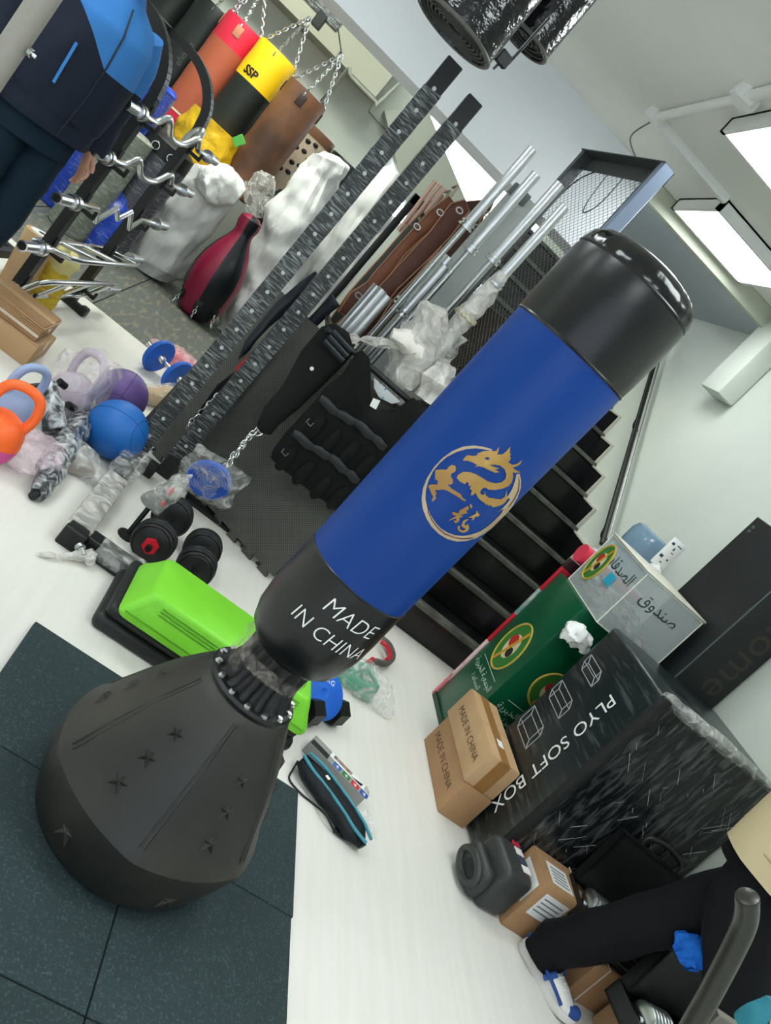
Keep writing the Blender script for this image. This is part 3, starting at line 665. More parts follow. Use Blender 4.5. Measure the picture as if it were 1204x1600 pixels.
kettlebell((kb.x - .115, kb.y + .02), .098, ORG, ORG, 'orange and magenta kettlebell at the left edge', .25, two=MAG)
LIL = mat('lilac_vinyl', (186, 170, 184), .45); GRB = mat('grey_blue_vinyl', (148, 164, 200), .45)
q = A(92, 640, z=0); kettlebell((q.x, q.y), .10, LIL, LIL, 'pale lilac kettlebell standing inside a hazy plastic bag', -.5)
q = A(20, 690, z=0); kettlebell((q.x - .09, q.y + .06), .09, GRB, GRB, 'grey-blue kettlebell behind the orange one', .9)
c = A(92, 640, z=0)
m = MB(); m.lump([c + Vector((0, 0, .005)), c + Vector((0, 0, .1)), c + Vector((0, 0, .2)), c + Vector((0, 0, .27)), c + Vector((-.03, 0, .33))], [.12, .14, .13, .12, .05], 22, .025, 9, 6)
tag(m.build('plastic_bag', film_mat('milky_film', (224, 216, 222), .14, 8)), 'hazy plastic bag around the lilac kettlebell', 'bag')
c = A(45, 740, z=0)
m = MB(); m.lump([c + Vector((-.12, -.02, .01)), c + Vector((-.06, 0, .06)), c + Vector((.02, .02, .07)), c + Vector((.1, .0, .02))], [.06, .1, .08, .012], 22, .04, 10, 12)
tag(m.build('plastic_bag', film_mat('pink_milky_film', (240, 214, 226), .22, 8)), 'pale pink plastic bag around the orange kettlebell', 'bag')
BUB = streak_mat('bubble_wrapped_black', (58, 60, 62), (196, 198, 200), 26, .56, .8, (1, 1, 1), .18, 1.0)
p0 = A(62, 772, z=.035); p1 = A(98, 700, z=.07); p2 = A(138, 648, z=.06)
t = thing('push_up_bar', 'bubble-wrapped black push-up bar lying beside the kettlebells', 'push-up bar', (p0.x, p0.y, 0))
m = MB(); m.lump([p0, p0.lerp(p1, .5), p1, p1.lerp(p2, .5), p2], [.03, .052, .055, .06, .035], 20, .012, 24, 5, flat=1.1); m.build('wrapped_body', BUB, t)
m = MB(); m.lump([A(75, 600, z=.16), A(82, 632, z=.12), A(85, 675, z=.06)], [.03, .045, .05], 16, .012, 24, 6); m.build('wrapped_body', BUB, t)
for a_, b_ in (((48, 606, .14), (66, 604, .15)), ((92, 596, .18), (102, 604, .17)), ((116, 615, .12), (120, 622, .1)), ((118, 640, .08), (106, 632, .1)), ((58, 770, .03), (50, 776, .02))):
    MB().cyl(A(a_[0], a_[1], z=a_[2]), A(b_[0], b_[1], z=b_[2]), .017, n=10).build('end_cap', BLACKP, t)
b = A(122, 722, z=.04); t = thing('film_parcel', 'flat grey parcel in clear film below the blue ball', 'parcel', (b.x, b.y, 0))
m = MB(); m.rbox((-.08, -.06, -.03), (.06, .06, .02), .01, 2, TM(b, .7)); m.build('contents', mat('taupe_card', (150, 142, 134), .6), t)
m = MB(); m.lump([b + Vector((-.1, 0, -.02)), b + Vector((-.04, 0, 0)), b + Vector((.03, 0, 0)), b + Vector((.1, -.02, -.02))], [.03, .08, .075, .03], 16, .02, 18, 15); m.build('film', CLEAR, t)
# ------------------------------------------------------------------ things right of the step: hex weight, blue plate, green bagged tube, red-black grip
c = A(483, 1112, z=.045); t = thing('hex_dumbbell', 'black hex dumbbell under the blue plate', 'dumbbell', (c.x, c.y, 0))
ax = Vector((.75, .66, 0)).normalized()
for s in (0, .17):
    q = Vector((c.x, c.y, .05)) + ax * s
    m = MB(); m.cyl(q - ax * .035, q + ax * .035, .056, n=6); m.build('hex_head', BLACKP, t, smooth=False)
MB().cyl(Vector((c.x, c.y, .05)), Vector((c.x, c.y, .05)) + ax * .17, .015, n=12).build('grip', CHROME, t)
c = A(503, 1084, z=.10); t = thing('weight_plate', 'bright blue round weight plate leaning on the hex dumbbell', 'weight plate', (c.x, c.y, 0))
T = frame(c, Vector((1, .12, -.12)), Vector((0, .82, .57)))
MB().lathe([(.012, -.012), (.085, -.016), (.1, -.01), (.104, 0), (.1, .01), (.085, .016), (.02, .016), (.014, .010), (.012, .010)], 44, T).build('plate', BLUE, t)
text('5KG', .03, WHITEI, t, T @ TM((0, .055, .0166)))
c = A(562, 1062, z=.05); t = thing('resistance_tube', 'green rubber tube coiled in a clear bag', 'tube', (c.x, c.y, 0))
GRT = mat('green_tube', (22, 150, 112), .4)
for k in range(5):
    pth = [c + Vector(((.1 - k * .006) * math.cos(a) , (.055 + k * .004) * math.sin(a), -.035 + k * .017 + .008 * math.sin(3 * a + k))) for a in [2 * PI * q / 30 for q in range(30)]]
    MB().tube(pth, .011, 8, closed=True).build('coil', GRT, t)
m = MB(); m.lump([c + Vector((-.16, .02, -.035)), c + Vector((-.08, 0, .0)), c + Vector((.02, 0, .01)), c + Vector((.11, 0, 0)), c + Vector((.2, -.06, -.045))], [.03, .085, .09, .08, .02], 18, .02, 14, 21); m.build('clear_bag', CLEAR, t)
c = A(590, 1025, z=.03); t = thing('hand_grip', 'black hand grip with red inner pads lying beyond the bag', 'hand grip', (c.x, c.y, 0))
p = smooth_path([A(571, 1043, z=.03), A(585, 1034, z=.035), A(602, 1037, z=.035), A(613, 1026, z=.035), A(608, 1008, z=.035), A(597, 998, z=.03)], 5)
MB().tube(p, .017, 10).build('frame', mat('grey_plastic', (84, 80, 76), .5), t)
p2_ = smooth_path([A(604, 1032, z=.046), A(609, 1024, z=.048), A(604, 1010, z=.048), A(595, 1002, z=.044)], 5)
MB().tube(p2_, .012, 8).build('pad', REDP, t)
MB().cyl(A(574, 1036, z=.05), A(582, 1030, z=.05), .012, n=8).build('knob', REDP, t)
# ------------------------------------------------------------------ drawstring pouch and product box on the floor
TEAL = mat('teal_piping', (58, 140, 158), .5); POU = mat('black_nylon', (16, 21, 26), .6, bump=(60, .15), spec=.3)
a = A(472, 1186, z=.04); b = A(568, 1322, z=.03)
t = thing('drawstring_pouch', 'long black drawstring pouch with teal piping lying on the floor', 'pouch', (a.x, a.y, 0))
d = (b - a); n_ = Vector((-d.y, d.x, 0)).normalized()
mid = [a + d * k / 6 + n_ * (-.004 + .018 * math.sin(k / 6 * PI)) for k in range(7)]
m = MB(); m.lump(mid, [.035, .058, .062, .064, .064, .06, .02], 22, .008, 14, 2, flat=.52, up=(0, 0, 1)); m.build('bag_body', POU, t)
for s, off in ((1, .036), (-1, .034)):
    MB().tube(smooth_path([p + n_ * s * off * (1 if 0 < i < 6 else .5) + Vector((0, 0, .029 if s > 0 else .026)) for i, p in enumerate(mid)], 4), .006, 8).build('piping', TEAL, t)
MB().tube(smooth_path([a - n_ * .03, A(457, 1203, z=.006), A(452, 1218, z=.005), A(470, 1240, z=.005), A(492, 1258, z=.006), A(510, 1275, z=.03), A(522, 1298, z=.012), A(540, 1312, z=.012), A(560, 1316, z=.02)], 5), .0035, 6).build('drawstring', BLACKP, t)
MB().rbox((-.012, -.008, 0), (.012, .008, .014), .003, 2, TM(A(523, 1300, z=.004), .6)).build('cord_lock', BLACKP, t)
MB().rbox((-.008, -.009, 0), (.008, .009, .0015), .0005, 1, TM(A(512, 1215, z=.073), .8)).build('care_label', WHITEP, t)
m = MB(); q = A(580, 1292, z=.02); m.lump([q + Vector((-.05, .03, 0)), q, q + Vector((.03, -.03, -.01))], [.03, .028, .006], 14, .01, 20, 3); m.build('mesh_end', CLEAR, t)
c = A(513, 1205, z=.0); e = A(567, 1258, z=0.0)
t = thing('product_box', 'slim grey and white retail box with coloured sport pictograms', 'box', (c.x, c.y, 0))
p0 = A(486, 1158, z=.05); p1 = A(571, 1246, z=.05); d = (p1 - p0); L_ = d.length; T = frame(Vector((p0.x, p0.y, 0)), Vector((d.x, d.y, 0)), Vector((-d.y, d.x, 0)))
Wd = .07; Ht = .05
MB().rbox((0, -.01, 0.001), (L_, Wd - .01, Ht), .001, 1, T).build('carton', mat('grey_card', (146, 146, 144), .5), t)
MB().rbox((.085, Wd * .36, Ht), (L_ - .002, Wd - .011, Ht + .0006), .0002, 1, T).build('white_panel', WHITEP, t)
MB().rbox((.002, -.009, Ht), (.085, Wd * .36, Ht + .0006), .0002, 1, T).build('black_panel', BLACKP, t)
for i, cc in enumerate(((48, 96, 170), (36, 120, 52), (190, 30, 44), (36, 72, 160))):
    x = .112 + i * .045
    MB().rbox((x, -.007, Ht), (x + .036, Wd * .36 - .003, Ht + .0012), .0004, 1, T).build('pictogram', mat('pictogram_%d' % i, cc, .5), t)
    m = MB(); m.ell((x + .02, .012, Ht + .0015), (.003, .003, .0006), T=T); m.tube([(x + .02, .009, Ht + .0015), (x + .016, .003, Ht + .0015), (x + .022, -.004, Ht + .0015)], .0014, 5, T=T); m.tube([(x + .01, .006, Ht + .0015), (x + .026, .004, Ht + .0015)], .0012, 5, T=T); m.build('pictogram_figure', WHITEI, t)
MB().rbox((.10, Wd * .5, Ht + .0004), (.19, Wd - .014, Ht + .0012), .0003, 1, T).build('photo_print', mat('photo_tan', (176, 146, 132), .5, col2=(70, 60, 60), nscale=40), t)
m = MB(); m.prism([(.19, .03), (.245, .052), (.24, .03)], Ht + .0006, Ht + .0012, T); m.build('photo_print', BLACKP, t)
for k in range(5): MB().rbox((.255 + k * .0, Wd * .42 + k * .007, Ht + .0006), (.285 - k * .004, Wd * .42 + k * .007 + .003, Ht + .0011), .0002, 1, T).build('print_line', mat('grey_ink', (90, 90, 90), .6), t)
# ------------------------------------------------------------------ standing puzzle mats behind the belts
EVA = mat('eva_foam', (48, 49, 46), .6)
N, L = EVA.node_tree.nodes, EVA.node_tree.links
tc = N.new('ShaderNodeTexCoord'); mp = N.new('ShaderNodeMapping'); mp.inputs['Rotation'].default_value = (0, 0, .78); L.new(tc.outputs['Object'], mp.inputs[0])
vo = N.new('ShaderNodeTexVoronoi'); vo.inputs['Scale'].default_value = 95; vo.inputs['Randomness'].default_value = 0.0; L.new(mp.outputs[0], vo.inputs['Vector'])
bpn = N.new('ShaderNodeBump'); bpn.inputs['Strength'].default_value = .9; bpn.inputs['Distance'].default_value = .004; bpn.invert = True; L.new(vo.outputs['Distance'], bpn.inputs['Height']); L.new(bpn.outputs[0], N['Principled BSDF'].inputs['Normal'])
mr = N.new('ShaderNodeMapRange'); mr.inputs[1].default_value = .1; mr.inputs[2].default_value = .7; L.new(vo.outputs['Distance'], mr.inputs[0])
mx = N.new('ShaderNodeMix'); mx.data_type = 'RGBA'; mx.inputs[6].default_value = lin((112, 112, 104)); mx.inputs[7].default_value = lin((40, 41, 38)); L.new(mr.outputs[0], mx.inputs[0]); L.new(mx.outputs[2], N['Principled BSDF'].inputs['Base Color'])
e0 = Vector((0.00, 3.985, .0)); e1 = Vector((.90, 3.49, 0)); ex = (e1 - e0).normalized(); Lm = (e1 - e0).length
nrm = Vector((0, 0, 1)).cross(ex).normalized(); nrm = nrm if nrm.y > 0 else -nrm
up_ = (Vector((0, 0, 1)) + nrm * .12).normalized()
def teeth(L_, n, h):
    out = []; w = L_ / n
    for i in range(n):
        x = i * w
        out += [(x + w * .0, h), (x + w * .30, h), (x + w * .22, 0), (x + w * .78, 0), (x + w * .70, h)]
    return out + [(L_, h)]
for k, (dn, lb) in enumerate(((0, 'dark grey puzzle foam mat leaning upright behind the weight vest, front one'), (.03, 'dark grey puzzle foam mat leaning upright, rear one of the pair'))):
    T = frame(e0 + nrm * dn + ex * (.0 if k == 0 else -.03), ex, up_)
    poly = [(0, 1.02), (0, 0.03)] + teeth(Lm, 9, .03) + [(Lm, 1.02)]
    t = thing('puzzle_mat', lb, 'mat', mtx=T, group='puzzle foam mats')
    MB().prism(poly[::1], .0, .014).build('foam_sheet', EVA, t, local=True, smooth=False)
    MB().prism([(p[0], p[1]) for p in poly], -.004, .0).build('backing_layer', mat('blue_black_foam', (24, 40, 50), .7), t, local=True, smooth=False)
# ------------------------------------------------------------------ rail with vest and dip belts
YV = 3.53
b0 = A(540, 541, y=YV); b1 = A(672, 655, y=YV)
rl = thing('display_rail', 'black horizontal hanging rail over the weight vest', 'rail', (b0.x, YV, 0))
MB().cyl((b0.x - .1, YV + .03, b0.z), (.945, YV + .03, b0.z), .014, n=14).build('rail_tube', BLACKM, rl)
MB().tube([(.945, YV + .03, b0.z), (.95, YV - .02, b0.z - .06), (.95, YV - .02, 0.0)], .014, 12).build('rail_leg', BLACKM, rl)
MB().tube([(b0.x - .1, YV + .03, b0.z), (b0.x - .1, YV + .3, b0.z), (b0.x - .1, YV + .75, b0.z), (b0.x - .1, YV + .75, 0.0)], .014, 12).build('rail_leg', BLACKM, rl)
def flat_poly(px, y, th, m, name, parent, bend=None, ripple=0, seed=0, step=.03):
    """a soft flat thing traced on plane y, with thickness and bulge"""
    P = [A(p[0], p[1], y=y) for p in px]; pts = [Vector((p.x, p.z)) for p in P]; n = len(pts)
    G = list(pts); E2 = [(i, (i + 1) % n) for i in range(n)]
    xs = [p.x for p in pts]; zs = [p.y for p in pts]
    def ins(c):
        k = False
        for i in range(n):
            q, r = pts[i], pts[(i + 1) % n]
            if (q.y > c.y) != (r.y > c.y) and c.x < (r.x - q.x) * (c.y - q.y) / (r.y - q.y) + q.x: k = not k
        return k
    def dist(c):
        dmin = 9
        for i in range(n):
            q, r = pts[i], pts[(i + 1) % n]; d = r - q; t = max(0, min(1, (c - q).dot(d) / max(d.dot(d), 1e-9))); dmin = min(dmin, (c - q - d * t).length)
        return dmin
    x = min(xs) + step / 2
    while x < max(xs):
        z = min(zs) + step / 2
        while z < max(zs):
            if ins(Vector((x, z))): G.append(Vector((x, z)))
            z += step
        x += step
    vo_, eo_, fo_ = geometry.delaunay_2d_cdt(G, E2, [], 0, 1e-6)[:3]
    fs = [f for f in fo_ if ins(sum((vo_[i] for i in f), Vector((0, 0))) / len(f))]
    mm = MB(); vs = []; k = len(vo_)
    for s in (-1, 1):
        for v in vo_:
            dd = dist(v); b = th / 2 * min(1, .35 + (dd / max(th * .8, .012)))
            rr = ripple * noise.noise(Vector((v.x * 14 + seed, v.y * 14, s))) if ripple else 0
            vs.append(Vector((v.x, y + s * b + rr + (bend(v.x, v.y) if bend else 0), v.y)))
    ff = [f for f in fs] + [tuple(i + k for i in reversed(f)) for f in fs]
    edge = {}
    for f in fs:
        for i in range(len(f)): e = (f[i], f[(i + 1) % len(f)]); edge[e] = 1
    for (a_, b_) in list(edge):
        if (b_, a_) not in edge: ff.append((b_, a_, a_ + k, b_ + k))
    return mm.add(vs, ff).build(name, m, parent)
VEST = mat('vest_nylon', (8, 9, 10), .8, bump=(90, .12), spec=.3)
vt = thing('weight_vest', 'black weighted vest with pocket rows hanging on the rail', 'vest', (.7, YV, .5))
flat_poly([(556,552),(566,547),(577,560),(579,580),(578,605),(582,632),(590,643),(612,645),(630,632),(646,622),(656,630),(668,645),(660,672),(630,720),(575,800),(556,822),(504,780),(483,765),(432,724),(423,714),(426,703),(450,672),(470,651),(496,623),(506,608),(535,585)], YV - .02, .07, VEST, 'vest_body', vt, ripple=.008)
NYL = mat('vest_webbing', (26, 28, 31), .45, bump=(60, .15))
for seg in ([(500, 622), (528, 646), (556, 660), (584, 684), (602, 700)], [(458, 676), (490, 700), (516, 714), (543, 738), (560, 752)]):
    for i in range(len(seg) - 1):
        a_ = A(seg[i][0], seg[i][1], y=YV - .062); b_ = A(seg[i+1][0], seg[i+1][1], y=YV - .062)
        MB().tube([a_, a_.lerp(b_, .25) + Vector((0, -.006, .004)), a_.lerp(b_, .75) + Vector((0, -.006, -.004)), b_], [.017, .021, .021, .015], 10, flat=.45, up=(0, 1, 0)).build('pocket_flap', NYL, vt)
for i, (u, v) in enumerate(((492, 668), (516, 690), (543, 708), (568, 728), (448, 715), (474, 738), (502, 760), (528, 776))):
    c = A(u, v, y=YV - .05); MB().ell(c, (.034, .028, .075), 14, 10, ).build('weight_pocket', VEST, vt)
for u, v in ((486, 658), (447, 705)):
    c = A(u, v, y=YV - .08); m = MB(); m.tube([c + Vector((-.014, 0, .004)), c + Vector((-.014, 0, -.016)), c + Vector((.012, 0, -.02)), c + Vector((.014, 0, .0))], .002, 6); m.build('buckle', STEEL, vt)
flat_poly([(584, 590), (626, 628), (612, 631), (592, 621), (584, 606)], YV + .005, .004, mat('white_mesh_lining', (196, 200, 202), .6, col2=(30, 110, 170), nscale=60, nlo=.62, nhi=.66), 'mesh_lining', vt)
flat_poly([(583, 622), (594, 626), (587, 640), (577, 634)], YV - .062, .003, WHITEP, 'size_label', vt)
# dip belts
LEAB = mat('black_neoprene', (9, 10, 11), .7, bump=(40, .06), spec=.3); LEAN = mat('navy_leather', (22, 26, 34), .35, bump=(30, .05))
def hbelt(label, y, parts, chain, cat='belt'):
    c = A(parts[0][0][0][0], parts[0][0][0][1], y=y)
    t = thing('dip_belt', label, cat, (c.x, y, c.z - .5), 0, 'dip belts on the rail')
    for px, th, mt, nm in parts: flat_poly(px, y, th, mt, nm, t, bend=lambda x, z: .03 * math.sin(z * 7 + x * 3), step=.025)
    if chain: MB().chain([A(p[0], p[1], y=p[2]) for p in chain], .034, .0035).build('chain', CHROME, t)
    return t
t = hbelt('black padded dip belt with a chain, hanging left of the vest', YV + .03, [([(502,512),(470,550),(442,602),(414,634),(402,659),(404,672),(423,677),(436,662),(470,636),(507,602),(539,569),(553,548),(545,520),(522,505)], .03, LEAB, 'pad')],
          [(402, 668, YV), (385, 688, YV - .03), (368, 706, YV - .06), (348, 733, YV - .09), (330, 752, YV - .11)])
for dz in (0, .028, .056):
    c0 = A(527, 508, y=YV + .02); c1 = A(556, 540, y=YV + .02)
    MB().tube([c0 + Vector((0, -.02, -.03 - dz)), c1 + Vector((0, -.02, -.03 - dz))], .012, 8, flat=.4, up=(0, 1, 0)).build('stitched_band', LEAN, t)
m = MB(); m.cyl(A(487, 576, y=YV - .02), A(487, 576, y=YV), .009, n=12); m.build('rivet', STEEL, t)
MB().chain([A(402, 668, y=YV), A(408, 676, y=YV), A(392, 680, y=YV - .02), A(376, 700, y=YV - .05), A(356, 728, y=YV - .08)], .034, .0035).build('chain', CHROME, t)
hbelt('dark navy leather lifting belt behind the second upright', 3.95, [([(519,460),(531,478),(520,487),(486,520),(446,565),(404,606),(398,596),(440,552),(480,500)], .02, LEAN, 'strap')], None)
t = hbelt('black and red dip belt hanging between the uprights', 3.9, [([(492,424),(502,434),(462,475),(432,505),(392,545),(372,562),(384,530),(430,474),(470,440)], .03, LEAN, 'strap'),
      ([(404,548),(392,574),(374,592),(364,588),(370,572),(386,556)], .04, REDP, 'red_pad'), ([(384,585),(330,660),(300,672),(296,662),(340,600),(366,580)], .04, LEAB, 'lower_pad')],
      [(366, 592, 3.85), (350, 608, 3.84), (335, 622, 3.83), (318, 640, 3.82), (302, 655, 3.8), (292, 668, 3.78)])
flat_poly([(464, 476), (468, 484), (426, 520), (386, 560), (380, 554), (420, 512)], 3.88, .012, mat('grey_suede', (120, 120, 110), .7), 'suede_back', t)
# ------------------------------------------------------------------ barbells standing upright
def barbell(x, y, z0, ztop, label, film=None, lean=(0, 0)):
    t = thing('barbell', label, 'barbell', (x, y, z0), 0, 'barbells standing upright')
    d = Vector((lean[0], lean[1], 1)).normalized(); o = Vector((x, y, z0)); Lb = ztop - z0
    MB().cyl(o + d * .44, o + d * (Lb - .44), .0145, n=16).build('shaft', STEEL, t)
    for s, e in ((0, .42), (Lb - .42, Lb)):
        MB().cyl(o + d * s, o + d * e, .025, n=32).build('sleeve', mat('satin_chrome', (206, 208, 210), .36, metal=1.0), t)
    for s in (.42, Lb - .45):
        m = MB(); m.cyl(o + d * s, o + d * (s + .012), .039, n=24); m.cyl(o + d * (s + .012), o + d * (s + .022), .03, n=24); m.cyl(o + d * (s + .022), o + d * (s + .033), .036, n=24); m.build('collar', CHROME, t)
    MB().cyl(o + d * (Lb + .0001), o + d * (Lb + .002), .017, n=20).build('end_cap', BLACKM, t)
    if film:
        m = MB(); m.lump([o + d * (Lb * f) for f in (.46, .55, .63, .70, .76, .82)], [.03, .05, .045, .052, .05, .03], 16, .014, 16, x * 10); m.build('film_sleeve', HAZY, t)
        MB().lump([o + d * (Lb * f) for f in (.695, .70, .71)], [.055, .062, .055], 14, .01, 20, 2).build('tape', film_mat('tape_film', (214, 206, 176), .55, 20), t)
    return t
barbell(.552, 3.9, .02, 2.262, 'chrome barbell standing in front of the bright window')
barbell(.640, 3.9, .02, 2.20, 'chrome barbell second from the window, before the grey panel')
barbell(.735, 3.82, .02, 2.23, 'chrome barbell standing beside the mesh panel, bare steel')
barbell(.80, 3.72, .02, 2.16, 'chrome barbell wrapped in cloudy film before the mesh panel', True)
# bucket of short bars
c = A(560, 520, y=3.8); hb = thing('bar_stand', 'black stand tray holding the upright bars', 'stand', (.6, 3.88, 0))
MB().rbox((.36, 3.66, 0), (.86, 4.02, .02), .005).build('tray', BLACKM, hb)
for (u, v, y, L_) in ((598, 452, 3.82, 1.15), (606, 462, 3.80, 1.12), (590, 447, 3.86, 1.16), (702, 402, 3.95, 1.2), (690, 400, 3.97, 1.25), (695, 415, 3.92, 1.2)):
    top = A(u, v, y=y)
    t = thing('dumbbell_bar', {598: 'short chrome bar, middle of the left trio', 606: 'short chrome bar, right one of the left trio', 590: 'short chrome bar, left one of the left trio', 702: 'short chrome bar, right one of the rear trio', 690: 'short chrome bar, left one of the rear trio', 695: 'short chrome bar, front one of the rear trio'}[u], 'bar', (top.x, y, top.z - L_), 0, 'short chrome bars')
    MB().cyl((top.x, y, top.z - .27), (top.x, y, top.z), .025, n=28).build('sleeve', MATS['satin_chrome'], t)
    m = MB(); m.cyl((top.x, y, top.z - .285), (top.x, y, top.z - .27), .038, n=20); m.cyl((top.x, y, top.z - .31), (top.x, y, top.z - .297), .034, n=20); m.build('collar', CHROME, t)
    MB().cyl((top.x, y, .021), (top.x, y, top.z - .27), .014, n=14).build('shaft', STEEL, t)
# crumpled film bags among the bars
def filmbag(path, rad_, label, y, seed, m=None):
    mm = MB(); mm.lump([A(p[0], p[1], y=y) for p in path], rad_, 20, .05, 8, seed, dens=5)
    return tag(mm.build('plastic_bag', m or HAZY), label, 'bag')
filmbag([(660, 470), (668, 505), (655, 545), (632, 590), (612, 625)], [.02, .085, .11, .12, .06], 'large crumpled clear bag between the bars and the vest rail', 3.68, 3)
filmbag([(545, 527), (575, 530), (610, 535), (635, 545)], [.02, .035, .04, .03], 'narrow clear bag lying across the bars beside the belt', 3.62, 5)
filmbag([(700, 570), (688, 595), (668, 625)], [.04, .085, .07], 'crumpled clear bag beside the blue bag sleeve', 3.6, 7)
filmbag([(715, 520), (690, 555), (668, 590)], [.03, .06, .05], 'cloudy film bag hanging at the mesh panel', 3.66, 9, CLEAR)
c = A(640, 535, y=3.6)
m = MB(); m.lump([A(612, 520, y=3.6), A(632, 528, y=3.6), A(648, 548, y=3.6), A(640, 560, y=3.6)], [.03, .05, .05, .02], 16, .02, 14, 11)
tag(m.build('foam_sleeve', mat('white_foam', (228, 222, 216), .6)), 'crumpled white foam sleeve in the clear bag', 'foam')
# ------------------------------------------------------------------ leather belts hanging in a bundle
def lbelt(px, y, col, label, th=.02):
    t = thing('leather_belt', label, 'belt', tuple(A(px[0][0], px[0][1], y=y)), 0, 'leather belts behind the bars')
    flat_poly(px, y, th, col, 'leather', t, bend=lambda x, z: .05 * math.sin(z * 3.5 + y * 3), step=.05)
    bf = lambda x, z: .05 * math.sin(z * 3.5 + y * 3)
    ol = [A(p[0], p[1], y=y) for p in px]
    MB().tube([Vector((p.x, p.y + bf(p.x, p.z) - .006, p.z)) for p in ol], .0045, 6, closed=True).build('edge_binding', mat('belt_edge', (156, 112, 84), .5), t)
    c = A((px[0][0] + px[1][0]) / 2, (px[0][1] + px[1][1]) / 2 + 14, y=y - .06); m = MB(); m.tube([c + Vector((.018 * math.cos(a), -.01, .013 * math.sin(a))) for a in [2 * PI * q / 12 for q in range(12)]], .004, 6, closed=True); m.build('buckle', STEEL, t)
    return t
BR1 = mat('brown_leather', (92, 54, 42), .5, bump=(40, .12), col2=(90, 52, 40), nscale=6); BR2 = mat('tan_leather', (124, 72, 44), .45, bump=(40, .1)); BR3 = mat('dark_brown_leather', (76, 48, 40), .5, bump=(40, .12)); OLV = mat('olive_black_leather', (48, 54, 48), .5, bump=(30, .1))
lbelt([(640, 350), (662, 330), (668, 345), (640, 400), (600, 430), (560, 470), (520, 510), (516, 496), (545, 455), (600, 395)], 4.45, OLV, 'olive-black belt, leftmost in the hanging bundle')
lbelt([(672, 330), (702, 306), (712, 318), (690, 352), (660, 372), (630, 400), (600, 440), (560, 490), (545, 480), (580, 430), (620, 385)], 4.4, BR2, 'tan leather belt second from left in the hanging bundle')
lbelt([(706, 318), (728, 312), (735, 330), (706, 368), (670, 404), (620, 450), (580, 500), (560, 494), (592, 446), (640, 395), (672, 362)], 4.35, BR1, 'red-brown leather belt in the middle of the bundle')
lbelt([(736, 344), (752, 340), (748, 360), (700, 410), (660, 440), (620, 490), (590, 530), (575, 525), (610, 470), (650, 430), (690, 385)], 4.3, BR3, 'dark brown leather belt right of the middle barbell')
lbelt([(648, 345), (700, 318), (765, 312), (750, 365), (700, 420), (640, 485), (585, 540), (530, 525), (535, 500), (570, 440)], 4.58, BR3, 'wide dark leather sheet behind the other belts')
lbelt([(745, 330), (775, 312), (768, 328), (742, 352), (716, 372), (710, 362)], 4.5, BR1, 'short brown belt end at the top right of the bundle')
lbelt([(548, 455), (572, 440), (580, 452), (560, 478), (540, 492), (528, 486)], 4.2, BR1, 'curled brown belt end beside the second upright')
for i, (u, v, u2, v2, lb) in enumerate(((680, 283, 672, 302, 'left'), (688, 288, 676, 310, 'middle'), (695, 294, 684, 312, 'right'))):
    t = MB().cyl(A(u, v, y=4.5), A(u2, v2, y=4.5) - Vector((0, 0, .25)), .012, n=8).build('wooden_stick', mat('pinkish_wood', (196, 160, 144), .6)); tag(t, 'thin wooden stick, %s one of three above the belts' % lb, 'stick', 'sticks above the belts')
br = thing('belt_rack', 'dark rack with straps that carries the leather belts', 'rack', (.3, 4.75, 0))
MB().rbox((.34, 4.70, 1.78), (.75, 4.74, 1.84), .005).build('cross_bar', BLACKM, br)
for x in (.36, .72): MB().rbox((x - .02, 4.70, 0), (x + .02, 4.74, 1.84), .004).build('upright', BLACKM, br)
for k in range(7):
    c = A(640 + k * 12, 345 - k * 8, y=4.5); MB().tube([c + Vector((0, .22, .02)), c + Vector((0, .05, .03)), c + Vector((0, -.04, -.06))], .008, 6, flat=.4).build('strap', mat('pale_strap', (150, 140, 124), .6), br)
# grey panel
q0 = A(806, 290, y=4.15); q1 = A(842, 327, y=4.15)
gp = thing('grey_panel', 'flat grey board standing behind the barbells', 'panel', (q0.x, 4.15, 0))
MB().rbox((q0.x - .01, 4.13, 0), (q1.x + .01, 4.16, q0.z), .003).build('board', mat('grey_board', (156, 161, 158), .45, col2=(146, 152, 148), nscale=3), gp)
MB().rbox((q0.x - .012, 4.12, q0.z - .05), (q0.x + .09, 4.165, q0.z + .01), .004).build('corner_cap', mat('grey_tape', (96, 100, 98), .6), gp)
# ------------------------------------------------------------------ expanded-metal display panel
DGM = mat('dark_grey_steel', (74, 78, 80), .4, metal=.4); GALV = mat('galvanised_edge', (150, 164, 190), .3, metal=.8)
pA = Vector((.837, 4.30, 0)); pB = Vector((.975, 3.53, 0)); ex2 = (pB - pA).normalized(); Lp = (pB - pA).length; ZT = 2.522
T = frame(pA, ex2, Vector((0, 0, 1)))
mp_ = thing('mesh_panel', 'tall expanded-metal display panel in a grey steel frame', 'mesh panel', mtx=T)
MB().rbox((-.03, 0, -.03), (.012, ZT, .03), .003, 1).build('frame_post', DGM, mp_, local=True)
MB().rbox((Lp - .012, 0, -.03), (Lp + .02, ZT, .035), .003, 1).build('frame_post', GALV, mp_, local=True)
MB().rbox((Lp - .02, 0, -.031), (Lp - .011, ZT, .036), .002, 1).build('frame_post_web', DGM, mp_, local=True)
MB().rbox((-.03, ZT - .07, -.035), (Lp + .02, ZT, -.028), .002, 1).build('top_channel', DGM, mp_, local=True)
MB().rbox((-.03, ZT - .006, -.035), (Lp + .02, ZT, .04), .002, 1).build('top_channel', DGM, mp_, local=True)
MB().rbox((-.03, 0, -.03), (Lp + .02, .06, .03), .002, 1).build('bottom_channel', DGM, mp_, local=True)
